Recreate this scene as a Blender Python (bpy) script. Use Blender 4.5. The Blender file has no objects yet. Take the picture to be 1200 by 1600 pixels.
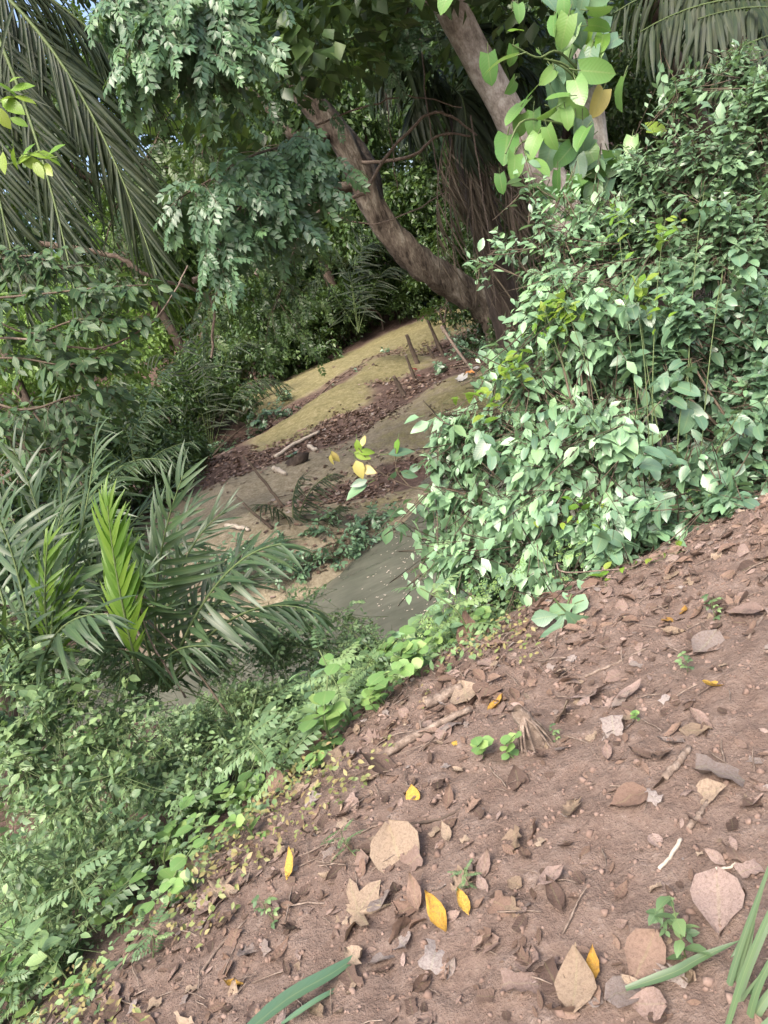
import bpy, math, random
import numpy as np
from mathutils import Matrix, Vector

C = bpy.context.scene
COL = C.collection
rng = np.random.default_rng(7)
random.seed(7)

_used = set()


def place_words(what, px, py, LM):
    """a label from the things it lies next to, each given once only"""
    L = sorted(LM, key=lambda l: (l[0] - px) ** 2 + (l[1] - py) ** 2)

    def side(l):
        dx, dy = px - l[0], py - l[1]
        return ('right of' if dx > 0 else 'left of') if abs(dx) > abs(dy) else ('below' if dy > 0 else 'above')
    for c in ['%s just %s the %s' % (what, side(L[0]), L[0][2]), '%s between the %s and the %s' % (what, L[0][2], L[1][2]), '%s %s the %s' % (what, side(L[1]), L[1][2]),
              '%s between the %s and the %s' % (what, L[0][2], L[2][2]), '%s %s the %s' % (what, side(L[2]), L[2][2]), '%s farther %s the %s' % (what, side(L[3]), L[3][2]), '%s between the %s and the %s' % (what, L[1][2], L[2][2]), '%s farther %s the %s' % (what, side(L[4]), L[4][2]), '%s between the %s and the %s' % (what, L[0][2], L[3][2]), '%s farther %s the %s' % (what, side(L[5]), L[5][2])]:
        if c not in _used and len(c.split()) <= 16:
            _used.add(c)
            return c
    return None


LM_DIRT = [(650, 1248, 'yellow heart leaf'), (1058, 965, 'orange leaf pair'), (838, 1140, 'root stump'), (1118, 1076, 'pale yellow leaf'), (700, 1435, 'curled yellow leaf'), (365, 1543, 'yellow brown leaf'), (565, 1432, 'palmate tan leaf'),
           (490, 1188, 'veined fan leaf'), (925, 1092, 'pinkish palmate leaf'), (1125, 1415, 'big rosy leaf'), (1048, 1340, 'whitish stick'), (665, 1150, 'fallen branch'), (910, 1548, 'folded tan leaf'), (1075, 1525, 'slanting grass blade'),
           (1170, 1500, 'grass tuft'), (993, 1128, 'round green leaflet'), (1060, 1195, 'rolled bark stick'), (480, 1550, 'dark green blade'), (625, 1335, 'broad tan leaf'), (885, 980, 'broad leaved seedling'), (870, 1405, 'dark folded leaf'),
           (1017, 1248, 'whitish crumpled leaf'), (345, 1480, 'thin left twig'), (460, 1360, 'slender yellow leaf'), (205, 1437, 'bent yellow leaf'), (655, 1408, 'brown cone leaf'), (960, 1145, 'pale ragged leaf'), (1180, 800, 'dark right bush')]
LM_WEED = [(60, 1270, 'dark log'), (262, 1090, 'young palm'), (490, 1188, 'veined fan leaf'), (460, 1360, 'slender yellow leaf'), (205, 1437, 'bent yellow leaf'), (600, 950, 'creek water'), (20, 1580, 'lower left corner'), (665, 1120, 'fallen branch'),
           (530, 1165, 'pale round seedlings'), (330, 1400, 'tan ragged leaf'), (20, 1100, 'left drooping palm'), (720, 1000, 'pale bush')]
LM_FAR = [(600, 350, 'leaning brown trunk'), (710, 200, 'shaggy palm'), (665, 540, 'stick fence'), (120, 200, 'arching dark palm'), (560, 600, 'mossy upper berm'), (400, 760, 'sandy berm'), (620, 230, 'bare arching branch'), (870, 160, 'big leaved climber'),
          (200, 500, 'pale liana'), (330, 280, 'pinnate branch'), (40, 650, 'left thicket'), (1000, 400, 'right bushes')]

# ------------------------------------------------------------------ camera, sky, sun, exposure
F = 1209.0                                     # focal length in pixels of a 1200 x 1600 frame
PITCH, ROLL, CAMH = math.radians(-15), math.radians(24), 1.6
fw = np.array([0, math.cos(PITCH), math.sin(PITCH)])
up0 = np.array([0, -math.sin(PITCH), math.cos(PITCH)])
rt0 = np.array([1.0, 0, 0])
RT = rt0 * math.cos(ROLL) - up0 * math.sin(ROLL)
UP = rt0 * math.sin(ROLL) + up0 * math.cos(ROLL)
CAM = np.array([0, 0, CAMH])
cd = bpy.data.cameras.new('camera')
cam = bpy.data.objects.new('camera', cd)
COL.objects.link(cam)
cd.sensor_fit = 'VERTICAL'
cd.sensor_height = 36.0
cd.lens = 36.0 * F / 1600.0
cd.clip_start = 0.05
cd.clip_end = 400
M = Matrix(((RT[0], UP[0], -fw[0], 0), (RT[1], UP[1], -fw[1], 0), (RT[2], UP[2], -fw[2], CAMH), (0, 0, 0, 1)))
cam.matrix_world = M
C.camera = cam

SUN_EL, SUN_AZ = math.radians(52), math.radians(205)      # azimuth clockwise from +Y: from behind left
w = bpy.data.worlds.new('World')
C.world = w
w.use_nodes = True
nt = w.node_tree
nt.nodes.clear()
sky = nt.nodes.new('ShaderNodeTexSky')
sky.sky_type = 'NISHITA'
sky.sun_disc = False
sky.sun_elevation = SUN_EL
sky.sun_rotation = SUN_AZ
sky.air_density = 1.0
sky.dust_density = 6.0
sky.ozone_density = 1.0
bg = nt.nodes.new('ShaderNodeBackground')
bg.inputs[1].default_value = 0.15
wo = nt.nodes.new('ShaderNodeOutputWorld')
nt.links.new(sky.outputs[0], bg.inputs[0])
nt.links.new(bg.outputs[0], wo.inputs[0])
sd = bpy.data.lights.new('sun', 'SUN')
sd.energy = 1.5
sd.angle = math.radians(30)
sd.color = (1.0, 0.95, 0.86)
so = bpy.data.objects.new('sun', sd)
COL.objects.link(so)
sv = Vector((math.sin(SUN_AZ) * math.cos(SUN_EL), math.cos(SUN_AZ) * math.cos(SUN_EL), math.sin(SUN_EL)))
so.rotation_euler = sv.to_track_quat('Z', 'Y').to_euler()
so.location = (0, 0, 30)
vs = C.view_settings
vs.view_transform = 'Standard'
vs.look = 'None'
vs.gamma = 1.0
vs.use_curve_mapping = False
vs.exposure = 1.6
C.cycles.max_bounces = 6
C.cycles.transparent_max_bounces = 4


# ------------------------------------------------------------------ picture geometry helpers
def ray(px, py):
    return fw + RT * ((px - 600) / F) + UP * ((800 - py) / F)


def at(px, py, Y):
    d = ray(px, py)
    return CAM + d * (Y / d[1])


def atz(px, py, z):
    d = ray(px, py)
    return CAM + d * ((z - CAMH) / d[2])


def project(P):
    q = np.asarray(P) - CAM
    dep = q @ fw
    dd = np.maximum(dep, 0.05)
    return 600 + F * (q @ RT) / dd, 800 - F * (q @ UP) / dd, dep


def nrm(a):
    a = np.asarray(a, float)
    return a / np.maximum(np.linalg.norm(a, axis=-1, keepdims=True), 1e-9)


# ------------------------------------------------------------------ value noise
_perm = np.random.default_rng(3).random((64, 64))


def vnoise(x, y):
    xi, yi = np.floor(x).astype(int), np.floor(y).astype(int)
    fx, fy = x - xi, y - yi
    fx, fy = fx * fx * (3 - 2 * fx), fy * fy * (3 - 2 * fy)
    a = _perm[xi % 64, yi % 64]
    b = _perm[(xi + 1) % 64, yi % 64]
    c = _perm[xi % 64, (yi + 1) % 64]
    d = _perm[(xi + 1) % 64, (yi + 1) % 64]
    return (a * (1 - fx) + b * fx) * (1 - fy) + (c * (1 - fx) + d * fx) * fy - 0.5


# ------------------------------------------------------------------ mesh helpers
def mesh_np(name, V, Q, mat=None, uv=None, attrs=None, smooth=True):
    """V (n,3), Q (m,k) index array with k = 3 or 4, uv per vertex, attrs per vertex"""
    V = np.ascontiguousarray(V, np.float32)
    Q = np.ascontiguousarray(Q, np.int32)
    me = bpy.data.meshes.new(name)
    k = Q.shape[1]
    me.vertices.add(len(V))
    me.vertices.foreach_set('co', V.ravel())
    me.loops.add(Q.size)
    me.loops.foreach_set('vertex_index', Q.ravel())
    me.polygons.add(len(Q))
    me.polygons.foreach_set('loop_start', np.arange(0, Q.size, k, dtype=np.int32))
    me.polygons.foreach_set('loop_total', np.full(len(Q), k, np.int32))
    if smooth:
        me.polygons.foreach_set('use_smooth', np.ones(len(Q), bool))
    if uv is not None:
        l = me.uv_layers.new(name='UVMap')
        l.data.foreach_set('uv', np.ascontiguousarray(uv[Q.ravel()], np.float32).ravel())
    for an, av in (attrs or {}).items():
        a = me.attributes.new(an, 'FLOAT', 'POINT')
        a.data.foreach_set('value', np.ascontiguousarray(av, np.float32))
    me.update(calc_edges=True)
    if mat:
        me.materials.append(mat)
    return me


def link(name, me, parent=None, loc=None):
    o = bpy.data.objects.new(name, me)
    COL.objects.link(o)
    if parent is not None:
        o.parent = parent
    if loc is not None:
        o.location = loc
    return o


def tag(o, label=None, cat=None, group=None, kind=None):
    if label:
        o['label'] = label
    if cat:
        o['category'] = cat
    if group:
        o['group'] = group
    if kind:
        o['kind'] = kind
    return o


def thing(name, label, cat, loc, group=None):
    o = bpy.data.objects.new(name, None)
    COL.objects.link(o)
    o.empty_display_size = 0.1
    o.location = tuple(loc)
    return tag(o, label, cat, group)


def child(name, me, root):
    """part whose mesh is in world coordinates"""
    o = bpy.data.objects.new(name, me)
    COL.objects.link(o)
    o.parent = root
    r = root
    off = Vector((0, 0, 0))
    while r is not None:
        off -= r.location
        r = r.parent
    o.location = off
    return o


def tube_data(P, R, n=6, rough=0.0, seed=0):
    P = np.asarray(P, float)
    m = len(P)
    R = np.broadcast_to(np.asarray(R, float), (m,)) if np.ndim(R) else np.full(m, float(R))
    T = nrm(np.gradient(P, axis=0)) if m > 1 else np.array([[0, 0, 1.0]])
    ref = np.array([0.31, 0.17, 0.93]) if abs(nrm(P[-1] - P[0])[2]) < 0.9 else np.array([0.95, 0.2, 0.1])
    A = nrm(np.cross(T, ref))
    B = np.cross(T, A)
    th = np.arange(n) * 2 * math.pi / n
    V = np.empty((m, n, 3))
    for j in range(n):
        rr = R
        if rough:
            rr = R * (1 + rough * 2 * vnoise(np.arange(m) * 0.9 + seed * 7.3, np.full(m, j * 1.7 + seed)) + rough * 0.8 * math.sin(3 * th[j] + seed))
        V[:, j] = P + A * (math.cos(th[j]) * rr)[:, None] + B * (math.sin(th[j]) * rr)[:, None]
    V = V.reshape(-1, 3)
    i = np.arange(m - 1)[:, None] * n
    j = np.arange(n)[None]
    a = i + j
    b = i + (j + 1) % n
    Q = np.stack([a, b, b + n, a + n], -1).reshape(-1, 4)
    # end caps as quads with a centre vertex pair
    uv = np.stack([np.tile(np.arange(n) / n, m), np.repeat(np.arange(m) / max(m - 1, 1), n)], -1)
    return V, Q, uv


def bez(p0, p1, p2, n=10):
    t = np.linspace(0, 1, n)[:, None]
    p0, p1, p2 = map(np.asarray, (p0, p1, p2))
    return (1 - t) ** 2 * p0 + 2 * t * (1 - t) * p1 + t * t * p2


def smoothpath(pts, n=20):
    pts = np.asarray(pts, float)
    if len(pts) < 3:
        t = np.linspace(0, 1, n)[:, None]
        return pts[0] * (1 - t) + pts[-1] * t
    k = np.arange(len(pts))
    P = np.vstack([2 * pts[0] - pts[1], pts, 2 * pts[-1] - pts[-2]])
    out = []
    for t in np.linspace(0, len(pts) - 1, n):
        i = min(int(t), len(pts) - 2)
        f = t - i
        a, b, c, d = P[i], P[i + 1], P[i + 2], P[i + 3]
        out.append(0.5 * (2 * b + (c - a) * f + (2 * a - 5 * b + 4 * c - d) * f * f + (3 * b - a - 3 * c + d) * f ** 3))
    return np.array(out)


class Tubes:
    def __init__(s):
        s.V, s.Q, s.U, s.n = [], [], [], 0

    def add(s, P, R, n=5, rough=0.0, seed=0):
        V, Q, U = tube_data(P, R, n, rough, seed)
        s.V.append(V)
        s.Q.append(Q + s.n)
        s.U.append(U)
        s.n += len(V)

    def build(s, name, mat, root):
        if not s.V:
            return None
        me = mesh_np(name, np.vstack(s.V), np.vstack(s.Q), mat, np.vstack(s.U))
        return child(name, me, root)


# ------------------------------------------------------------------ materials
def new_mat(name):
    m = bpy.data.materials.new(name)
    m.use_nodes = True
    n = m.node_tree
    n.nodes.clear()
    out = n.nodes.new('ShaderNodeOutputMaterial')
    return m, n, out


def N(n, typ, **kw):
    x = n.nodes.new(typ)
    for k, v in kw.items():
        setattr(x, k, v)
    return x


def ramp(n, stops, src):
    r = n.nodes.new('ShaderNodeValToRGB')
    e = r.color_ramp.elements
    e[0].position, e[0].color = stops[0][0], (*stops[0][1], 1)
    e[1].position, e[1].color = stops[-1][0], (*stops[-1][1], 1)
    for p, c in stops[1:-1]:
        x = e.new(p)
        x.color = (*c, 1)
    n.links.new(src, r.inputs[0])
    return r.outputs[0]


def noise(n, scale, detail=4, rough=0.55, vec=None):
    x = n.nodes.new('ShaderNodeTexNoise')
    x.inputs['Scale'].default_value = scale
    x.inputs['Detail'].default_value = detail
    x.inputs['Roughness'].default_value = rough
    if vec is not None:
        n.links.new(vec, x.inputs['Vector'])
    return x.outputs[0]


def mathn(n, op, a, b=0.0):
    x = n.nodes.new('ShaderNodeMath')
    x.operation = op
    for i, v in enumerate((a, b)):
        if isinstance(v, (int, float)):
            x.inputs[i].default_value = v
        else:
            n.links.new(v, x.inputs[i])
    return x.outputs[0]


def mixc(n, f, a, b):
    x = n.nodes.new('ShaderNodeMix')
    x.data_type = 'RGBA'
    for s, v in ((x.inputs[0], f), (x.inputs[6], a), (x.inputs[7], b)):
        if isinstance(v, (int, float)):
            s.default_value = v
        elif isinstance(v, tuple):
            s.default_value = (*v, 1)
        else:
            n.links.new(v, s)
    return x.outputs[2]


def leaf_mat(name, cols, rough=0.38, trans=0.3, spec=0.5, tcol=None, vein=0.25, veins=10.0, blotch=0.15, dry=False):
    """cols: ramp of leaf colours picked by the leaf's own 'tone'"""
    m, n, out = new_mat(name)
    a = N(n, 'ShaderNodeAttribute', attribute_name='tone')
    k = len(cols)
    col = ramp(n, [(i / (k - 1), c) for i, c in enumerate(cols)], a.outputs['Fac'])
    tc = N(n, 'ShaderNodeTexCoord')
    geo = N(n, 'ShaderNodeNewGeometry')
    nz = noise(n, 18.0, 3, 0.6, geo.outputs['Position'])
    col = mixc(n, mathn(n, 'MULTIPLY', mathn(n, 'SUBTRACT', nz, 0.35), blotch * 2.2), col, (0.16, 0.17, 0.05))
    nzd = None
    if dry:
        nzd = noise(n, 130.0, 6, 0.75, geo.outputs['Position'])
        col = mixc(n, mathn(n, 'MULTIPLY', mathn(n, 'SUBTRACT', nzd, 0.22), 3.2), (0.10, 0.062, 0.046), col)
    sx = N(n, 'ShaderNodeSeparateXYZ')
    n.links.new(tc.outputs['UV'], sx.inputs[0])
    dx = mathn(n, 'ABSOLUTE', mathn(n, 'SUBTRACT', sx.outputs[0], 0.5))
    bumpsrc = None
    if vein:
        mid = mathn(n, 'LESS_THAN', dx, 0.035)
        wv = mathn(n, 'SINE', mathn(n, 'MULTIPLY', mathn(n, 'SUBTRACT', sx.outputs[1], mathn(n, 'MULTIPLY', dx, 0.45)), veins * 6.283))
        side = mathn(n, 'MULTIPLY', mathn(n, 'GREATER_THAN', wv, 0.94), 0.3)
        vv = mathn(n, 'MULTIPLY', mathn(n, 'MAXIMUM', mid, side), vein)
        col = mixc(n, vv, col, (0.33, 0.36, 0.16))
        bumpsrc = wv
    p = N(n, 'ShaderNodeBsdfPrincipled')
    n.links.new(col, p.inputs['Base Color'])
    n.links.new(mathn(n, 'ADD', mathn(n, 'MULTIPLY', nz, 0.25), rough - 0.12), p.inputs['Roughness'])
    p.inputs['Specular IOR Level'].default_value = spec
    if bumpsrc is not None:
        b = N(n, 'ShaderNodeBump')
        b.inputs['Strength'].default_value = 0.10
        b.inputs['Distance'].default_value = 0.003
        if dry:
            b.inputs['Strength'].default_value = 0.8
            b.inputs['Distance'].default_value = 0.006
            bumpsrc = mathn(n, 'ADD', nzd, mathn(n, 'MULTIPLY', wv, 0.06))
        n.links.new(bumpsrc, b.inputs['Height'])
        n.links.new(b.outputs[0], p.inputs['Normal'])
    sh = p.outputs[0]
    if trans:
        t = N(n, 'ShaderNodeBsdfTranslucent')
        tcx = mixc(n, 0.55, col, tcol or (0.16, 0.26, 0.03))
        n.links.new(tcx, t.inputs[0])
        mx = N(n, 'ShaderNodeMixShader')
        mx.inputs[0].default_value = trans
        n.links.new(sh, mx.inputs[1])
        n.links.new(t.outputs[0], mx.inputs[2])
        sh = mx.outputs[0]
    n.links.new(sh, out.inputs[0])
    return m


def rough_mat(name, stops, scale=8, rough=0.85, bump=0.5, dist=0.01, stretch=None, spec=0.25, detail=6):
    m, n, out = new_mat(name)
    geo = N(n, 'ShaderNodeNewGeometry')
    vec = geo.outputs['Position']
    if stretch:
        mp = N(n, 'ShaderNodeMapping')
        mp.inputs['Scale'].default_value = stretch
        n.links.new(vec, mp.inputs[0])
        vec = mp.outputs[0]
    nz = noise(n, scale, detail, 0.62, vec)
    nz2 = noise(n, scale * 5.3, 4, 0.6, vec)
    f = mathn(n, 'ADD', mathn(n, 'MULTIPLY', nz, 0.7), mathn(n, 'MULTIPLY', nz2, 0.3))
    p = N(n, 'ShaderNodeBsdfPrincipled')
    n.links.new(ramp(n, stops, f), p.inputs['Base Color'])
    p.inputs['Roughness'].default_value = rough
    p.inputs['Specular IOR Level'].default_value = spec
    b = N(n, 'ShaderNodeBump')
    b.inputs['Strength'].default_value = bump
    b.inputs['Distance'].default_value = dist
    n.links.new(f, b.inputs['Height'])
    n.links.new(b.outputs[0], p.inputs['Normal'])
    n.links.new(p.outputs[0], out.inputs[0])
    return m


MAT = {}
G = leaf_mat
MAT['bush_light'] = G('bush_leaf_light', [(0.1085, 0.194, 0.1178), (0.1769, 0.309, 0.1736), (0.2281, 0.3886, 0.2274), (0.2871, 0.4747, 0.2351)], rough=0.33, trans=0.3, spec=.8)
MAT['bush_dark'] = G('bush_leaf_dark', [(0.0603, 0.1224, 0.0771), (0.0963, 0.1872, 0.1113), (0.1307, 0.2354, 0.1449), (0.1669, 0.304, 0.1553)], rough=0.33, trans=0.28, spec=.8)
MAT['shade_leaf'] = G('shade_leaf', [(0.024, 0.055, 0.028), (0.036, 0.078, 0.036), (0.050, 0.105, 0.042)], rough=0.45, trans=0.25, spec=.35)  # darker copy of the bush leaf with shade put into its colour
MAT['vine_leaf'] = G('vine_leaf', [(0.0887, 0.1642, 0.0985), (0.155, 0.2627, 0.1471), (0.2085, 0.3405, 0.192)], rough=0.33, spec=.8)
MAT['pothos'] = G('pothos_leaf', [(0.0766, 0.1891, 0.0518), (0.1274, 0.2647, 0.0712), (0.183, 0.324, 0.091)], rough=0.32, trans=0.35)
MAT['fresh'] = G('fresh_leaf', [(0.12, 0.26, 0.03), (0.20, 0.34, 0.04), (0.28, 0.36, 0.06)], rough=0.36, trans=0.45)
MAT['yellowing'] = G('yellowing_leaf', [(0.30, 0.30, 0.07), (0.42, 0.36, 0.10), (0.50, 0.40, 0.16)], rough=0.45, trans=0.35, tcol=(0.4, 0.36, 0.05))
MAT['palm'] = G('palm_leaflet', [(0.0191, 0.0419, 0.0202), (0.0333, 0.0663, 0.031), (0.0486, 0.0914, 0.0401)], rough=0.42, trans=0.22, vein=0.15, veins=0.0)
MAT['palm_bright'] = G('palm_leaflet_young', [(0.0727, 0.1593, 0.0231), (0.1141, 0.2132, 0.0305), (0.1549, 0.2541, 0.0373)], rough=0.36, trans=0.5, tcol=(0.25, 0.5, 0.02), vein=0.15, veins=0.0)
MAT['palm_dark'] = G('palm_leaflet_shaded', [(0.0068, 0.0143, 0.0074), (0.0113, 0.0224, 0.0113), (0.0166, 0.0304, 0.0152)], rough=0.55, spec=.3, trans=0.15, vein=0.1, veins=0.0)  # leaflet green darkened, backlit shade put into the colour
MAT['pinnate'] = G('pinnate_leaf', [(0.0466, 0.1036, 0.0583), (0.0739, 0.1517, 0.0828), (0.1038, 0.199, 0.0891)], rough=0.33, trans=0.25, spec=.5)
MAT['weed'] = G('weed_leaf', [(0.068, 0.1232, 0.0605), (0.1129, 0.1949, 0.0937), (0.1615, 0.2599, 0.1148), (0.2228, 0.3269, 0.1379)], rough=0.42, trans=0.3)
MAT['weed_pale'] = G('weed_leaf_pale', [(0.1294, 0.2477, 0.0821), (0.1976, 0.3396, 0.103), (0.2776, 0.4077, 0.1357)], rough=0.42, trans=0.35)
MAT['weed_dry'] = G('weed_leaf_yellowed', [(0.11, 0.16, 0.05), (0.19, 0.20, 0.07), (0.26, 0.22, 0.09), (0.20, 0.13, 0.07)], rough=0.5, trans=0.25)
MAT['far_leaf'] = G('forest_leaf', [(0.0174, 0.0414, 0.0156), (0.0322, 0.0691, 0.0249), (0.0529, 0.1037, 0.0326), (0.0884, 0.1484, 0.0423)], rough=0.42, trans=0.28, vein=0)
MAT['far_bright'] = G('forest_leaf_sunlit', [(0.1022, 0.193, 0.0504), (0.1594, 0.276, 0.0686), (0.2299, 0.3595, 0.0874)], rough=0.42, trans=0.4, vein=0)  # brighter copy of the forest leaf, sunlight put into its colour
MAT['grass'] = G('grass_blade', [(0.0585, 0.1058, 0.0518), (0.0949, 0.1556, 0.078), (0.1388, 0.1995, 0.1118)], rough=0.38, trans=0.25, vein=0.2, veins=0.0)
MAT['dry_palm'] = G('dry_palm_leaflet', [(0.0694, 0.0562, 0.0431), (0.1316, 0.1054, 0.0818), (0.1942, 0.1575, 0.1207)], rough=0.7, trans=0.1, spec=0.2, vein=0, blotch=0.05, tcol=(0.2, 0.15, 0.08))
for nm, cs in {'brown': [(0.105, 0.067, 0.05), (0.167, 0.107, 0.08), (0.23, 0.156, 0.12)], 'pink': [(0.181, 0.126, 0.104), (0.235, 0.168, 0.143), (0.291, 0.219, 0.192)], 'tan': [(0.185, 0.134, 0.094), (0.259, 0.195, 0.141), (0.325, 0.251, 0.188)], 'grey': [(0.148, 0.115, 0.101), (0.213, 0.176, 0.159), (0.286, 0.248, 0.232)], 'dark': [(0.05, 0.032, 0.026), (0.079, 0.051, 0.041), (0.111, 0.074, 0.058)], 'yellow': [(0.3, 0.155, 0.03), (0.4, 0.235, 0.035), (0.48, 0.31, 0.06)]}.items():
    MAT['litter_' + nm] = G('dry_leaf_' + nm, cs, rough=0.66, trans=0.10, spec=0.3, vein=0.10, veins=6.0, blotch=0.0, dry=True, tcol=(0.3, 0.18, 0.08))
MAT['bark'] = rough_mat('bark_brown', [(0.38, (0.030, 0.023, 0.018)), (0.48, (0.095, 0.075, 0.060)), (0.56, (0.15, 0.125, 0.10)), (0.66, (0.27, 0.24, 0.20))], 4.5, 0.88, 1.0, 0.08, (1, 1, 0.35))
MAT['bark_dark'] = rough_mat('bark_dark', [(0.3, (0.028, 0.022, 0.018)), (0.5, (0.065, 0.048, 0.038)), (0.7, (0.13, 0.10, 0.08))], 9, 0.9, 0.9, 0.03, (1, 1, 0.35))
MAT['bark_pale'] = rough_mat('bark_pale', [(0.32, (0.11, 0.092, 0.078)), (0.48, (0.29, 0.25, 0.22)), (0.62, (0.46, 0.42, 0.38))], 10, 0.8, 0.7, 0.015, (1, 1, 0.6))
MAT['stem_green'] = rough_mat('stem_green', [(0.3, (0.05, 0.085, 0.03)), (0.7, (0.12, 0.15, 0.06))], 30, 0.6, 0.2, 0.002)
MAT['stem_brown'] = rough_mat('stem_brown', [(0.3, (0.05, 0.038, 0.028)), (0.7, (0.13, 0.10, 0.07))], 30, 0.75, 0.3, 0.003)
MAT['twig_dry'] = rough_mat('twig_dry', [(0.34, (0.07, 0.05, 0.04)), (0.5, (0.16, 0.12, 0.095)), (0.66, (0.28, 0.225, 0.185))], 34, 0.85, 0.9, 0.008)
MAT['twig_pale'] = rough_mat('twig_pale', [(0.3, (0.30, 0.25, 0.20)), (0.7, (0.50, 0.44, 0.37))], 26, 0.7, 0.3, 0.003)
MAT['clod'] = rough_mat('soil_clod', [(0.3, (0.095, 0.062, 0.050)), (0.5, (0.165, 0.112, 0.090)), (0.7, (0.27, 0.20, 0.17))], 14, 0.95, 0.5, 0.004)
MAT['post'] = rough_mat('weathered_post', [(0.3, (0.04, 0.03, 0.024)), (0.6, (0.10, 0.075, 0.058))], 12, 0.85, 0.5, 0.01)
MAT['white_plastic'] = rough_mat('torn_white_sheet', [(0.3, (0.30, 0.29, 0.27)), (0.7, (0.50, 0.48, 0.46))], 9, 0.5, 0.3, 0.01)
MAT['orange_plastic'] = rough_mat('orange_scrap', [(0.3, (0.50, 0.20, 0.06)), (0.7, (0.65, 0.30, 0.10))], 9, 0.5, 0.3, 0.01)
MAT['red_plastic'] = rough_mat('red_scrap', [(0.3, (0.45, 0.06, 0.08)), (0.7, (0.60, 0.14, 0.14))], 9, 0.5, 0.3, 0.01)


# ground material: dirt / leaf mould / mossy silt mixed by attributes of the terrain itself
def ground_mat():
    m, n, out = new_mat('forest_ground')
    geo = N(n, 'ShaderNodeNewGeometry')
    pos = geo.outputs['Position']
    big = noise(n, 1.3, 5, 0.6, pos)
    mid = noise(n, 9.0, 6, 0.65, pos)
    nz3 = noise(n, 26.0, 5, 0.7, pos)
    fine = noise(n, 70.0, 5, 0.7, pos)
    grit = N(n, 'ShaderNodeTexVoronoi')
    grit.inputs['Scale'].default_value = 130
    n.links.new(pos, grit.inputs['Vector'])
    f = mathn(n, 'ADD', mathn(n, 'MULTIPLY', mid, 0.55), mathn(n, 'MULTIPLY', fine, 0.45))
    dirt = ramp(n, [(0.30, (0.080, 0.054, 0.042)), (0.45, (0.150, 0.106, 0.086)), (0.57, (0.200, 0.148, 0.122)), (0.70, (0.30, 0.24, 0.21))], f)
    dirt = mixc(n, mathn(n, 'MULTIPLY', big, 0.35), dirt, (0.125, 0.083, 0.066))
    sp = mathn(n, 'LESS_THAN', grit.outputs[0], 0.12)
    sep = N(n, 'ShaderNodeSeparateColor')
    n.links.new(grit.outputs[1], sep.inputs[0])
    sp = mathn(n, 'MULTIPLY', sp, mathn(n, 'GREATER_THAN', sep.outputs[0], 0.82))
    dirt = mixc(n, mathn(n, 'MULTIPLY', sp, 0.7), dirt, (0.50, 0.42, 0.37))
    mould = ramp(n, [(0.32, (0.040, 0.026, 0.020)), (0.5, (0.085, 0.056, 0.045)), (0.60, (0.15, 0.10, 0.085)), (0.72, (0.27, 0.20, 0.17))], f)
    silt = ramp(n, [(0.34, (0.11, 0.092, 0.062)), (0.45, (0.185, 0.155, 0.105)), (0.54, (0.24, 0.205, 0.145)), (0.68, (0.34, 0.295, 0.225))], mathn(n, 'ADD', mathn(n, 'MULTIPLY', mid, 0.55), mathn(n, 'MULTIPLY', nz3, 0.45)))
    moss = ramp(n, [(0.34, (0.075, 0.072, 0.036)), (0.45, (0.145, 0.130, 0.060)), (0.54, (0.195, 0.170, 0.088)), (0.66, (0.28, 0.24, 0.15))], mathn(n, 'ADD', mathn(n, 'MULTIPLY', mid, 0.6), mathn(n, 'MULTIPLY', nz3, 0.4)))
    nz4 = noise(n, 3.5, 5, 0.65, pos)
    am = N(n, 'ShaderNodeAttribute', attribute_name='moss').outputs['Fac']
    al = N(n, 'ShaderNodeAttribute', attribute_name='mould').outputs['Fac']
    asilt = N(n, 'ShaderNodeAttribute', attribute_name='silt').outputs['Fac']

    def soft(a, k=0.9):
        x = mathn(n, 'ADD', a, mathn(n, 'MULTIPLY', mathn(n, 'SUBTRACT', mathn(n, 'ADD', mathn(n, 'MULTIPLY', mid, .5), mathn(n, 'MULTIPLY', nz4, .5)), 0.5), k * 1.8))
        r = N(n, 'ShaderNodeMapRange')
        r.inputs[1].default_value = 0.35
        r.inputs[2].default_value = 0.65
        n.links.new(x, r.inputs[0])
        return r.outputs[0]
    col = mixc(n, soft(asilt, 0.25), dirt, silt)
    col = mixc(n, soft(am, 1.3), col, moss)
    col = mixc(n, soft(al, .5), col, mould)
    p = N(n, 'ShaderNodeBsdfPrincipled')
    n.links.new(col, p.inputs['Base Color'])
    p.inputs['Roughness'].default_value = 0.92
    p.inputs['Specular IOR Level'].default_value = 0.2
    b = N(n, 'ShaderNodeBump')
    b.inputs['Strength'].default_value = 1.0
    b.inputs['Distance'].default_value = 0.035
    n.links.new(f, b.inputs['Height'])
    n.links.new(b.outputs[0], p.inputs['Normal'])
    n.links.new(p.outputs[0], out.inputs[0])
    return m


MAT['ground'] = ground_mat()


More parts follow.
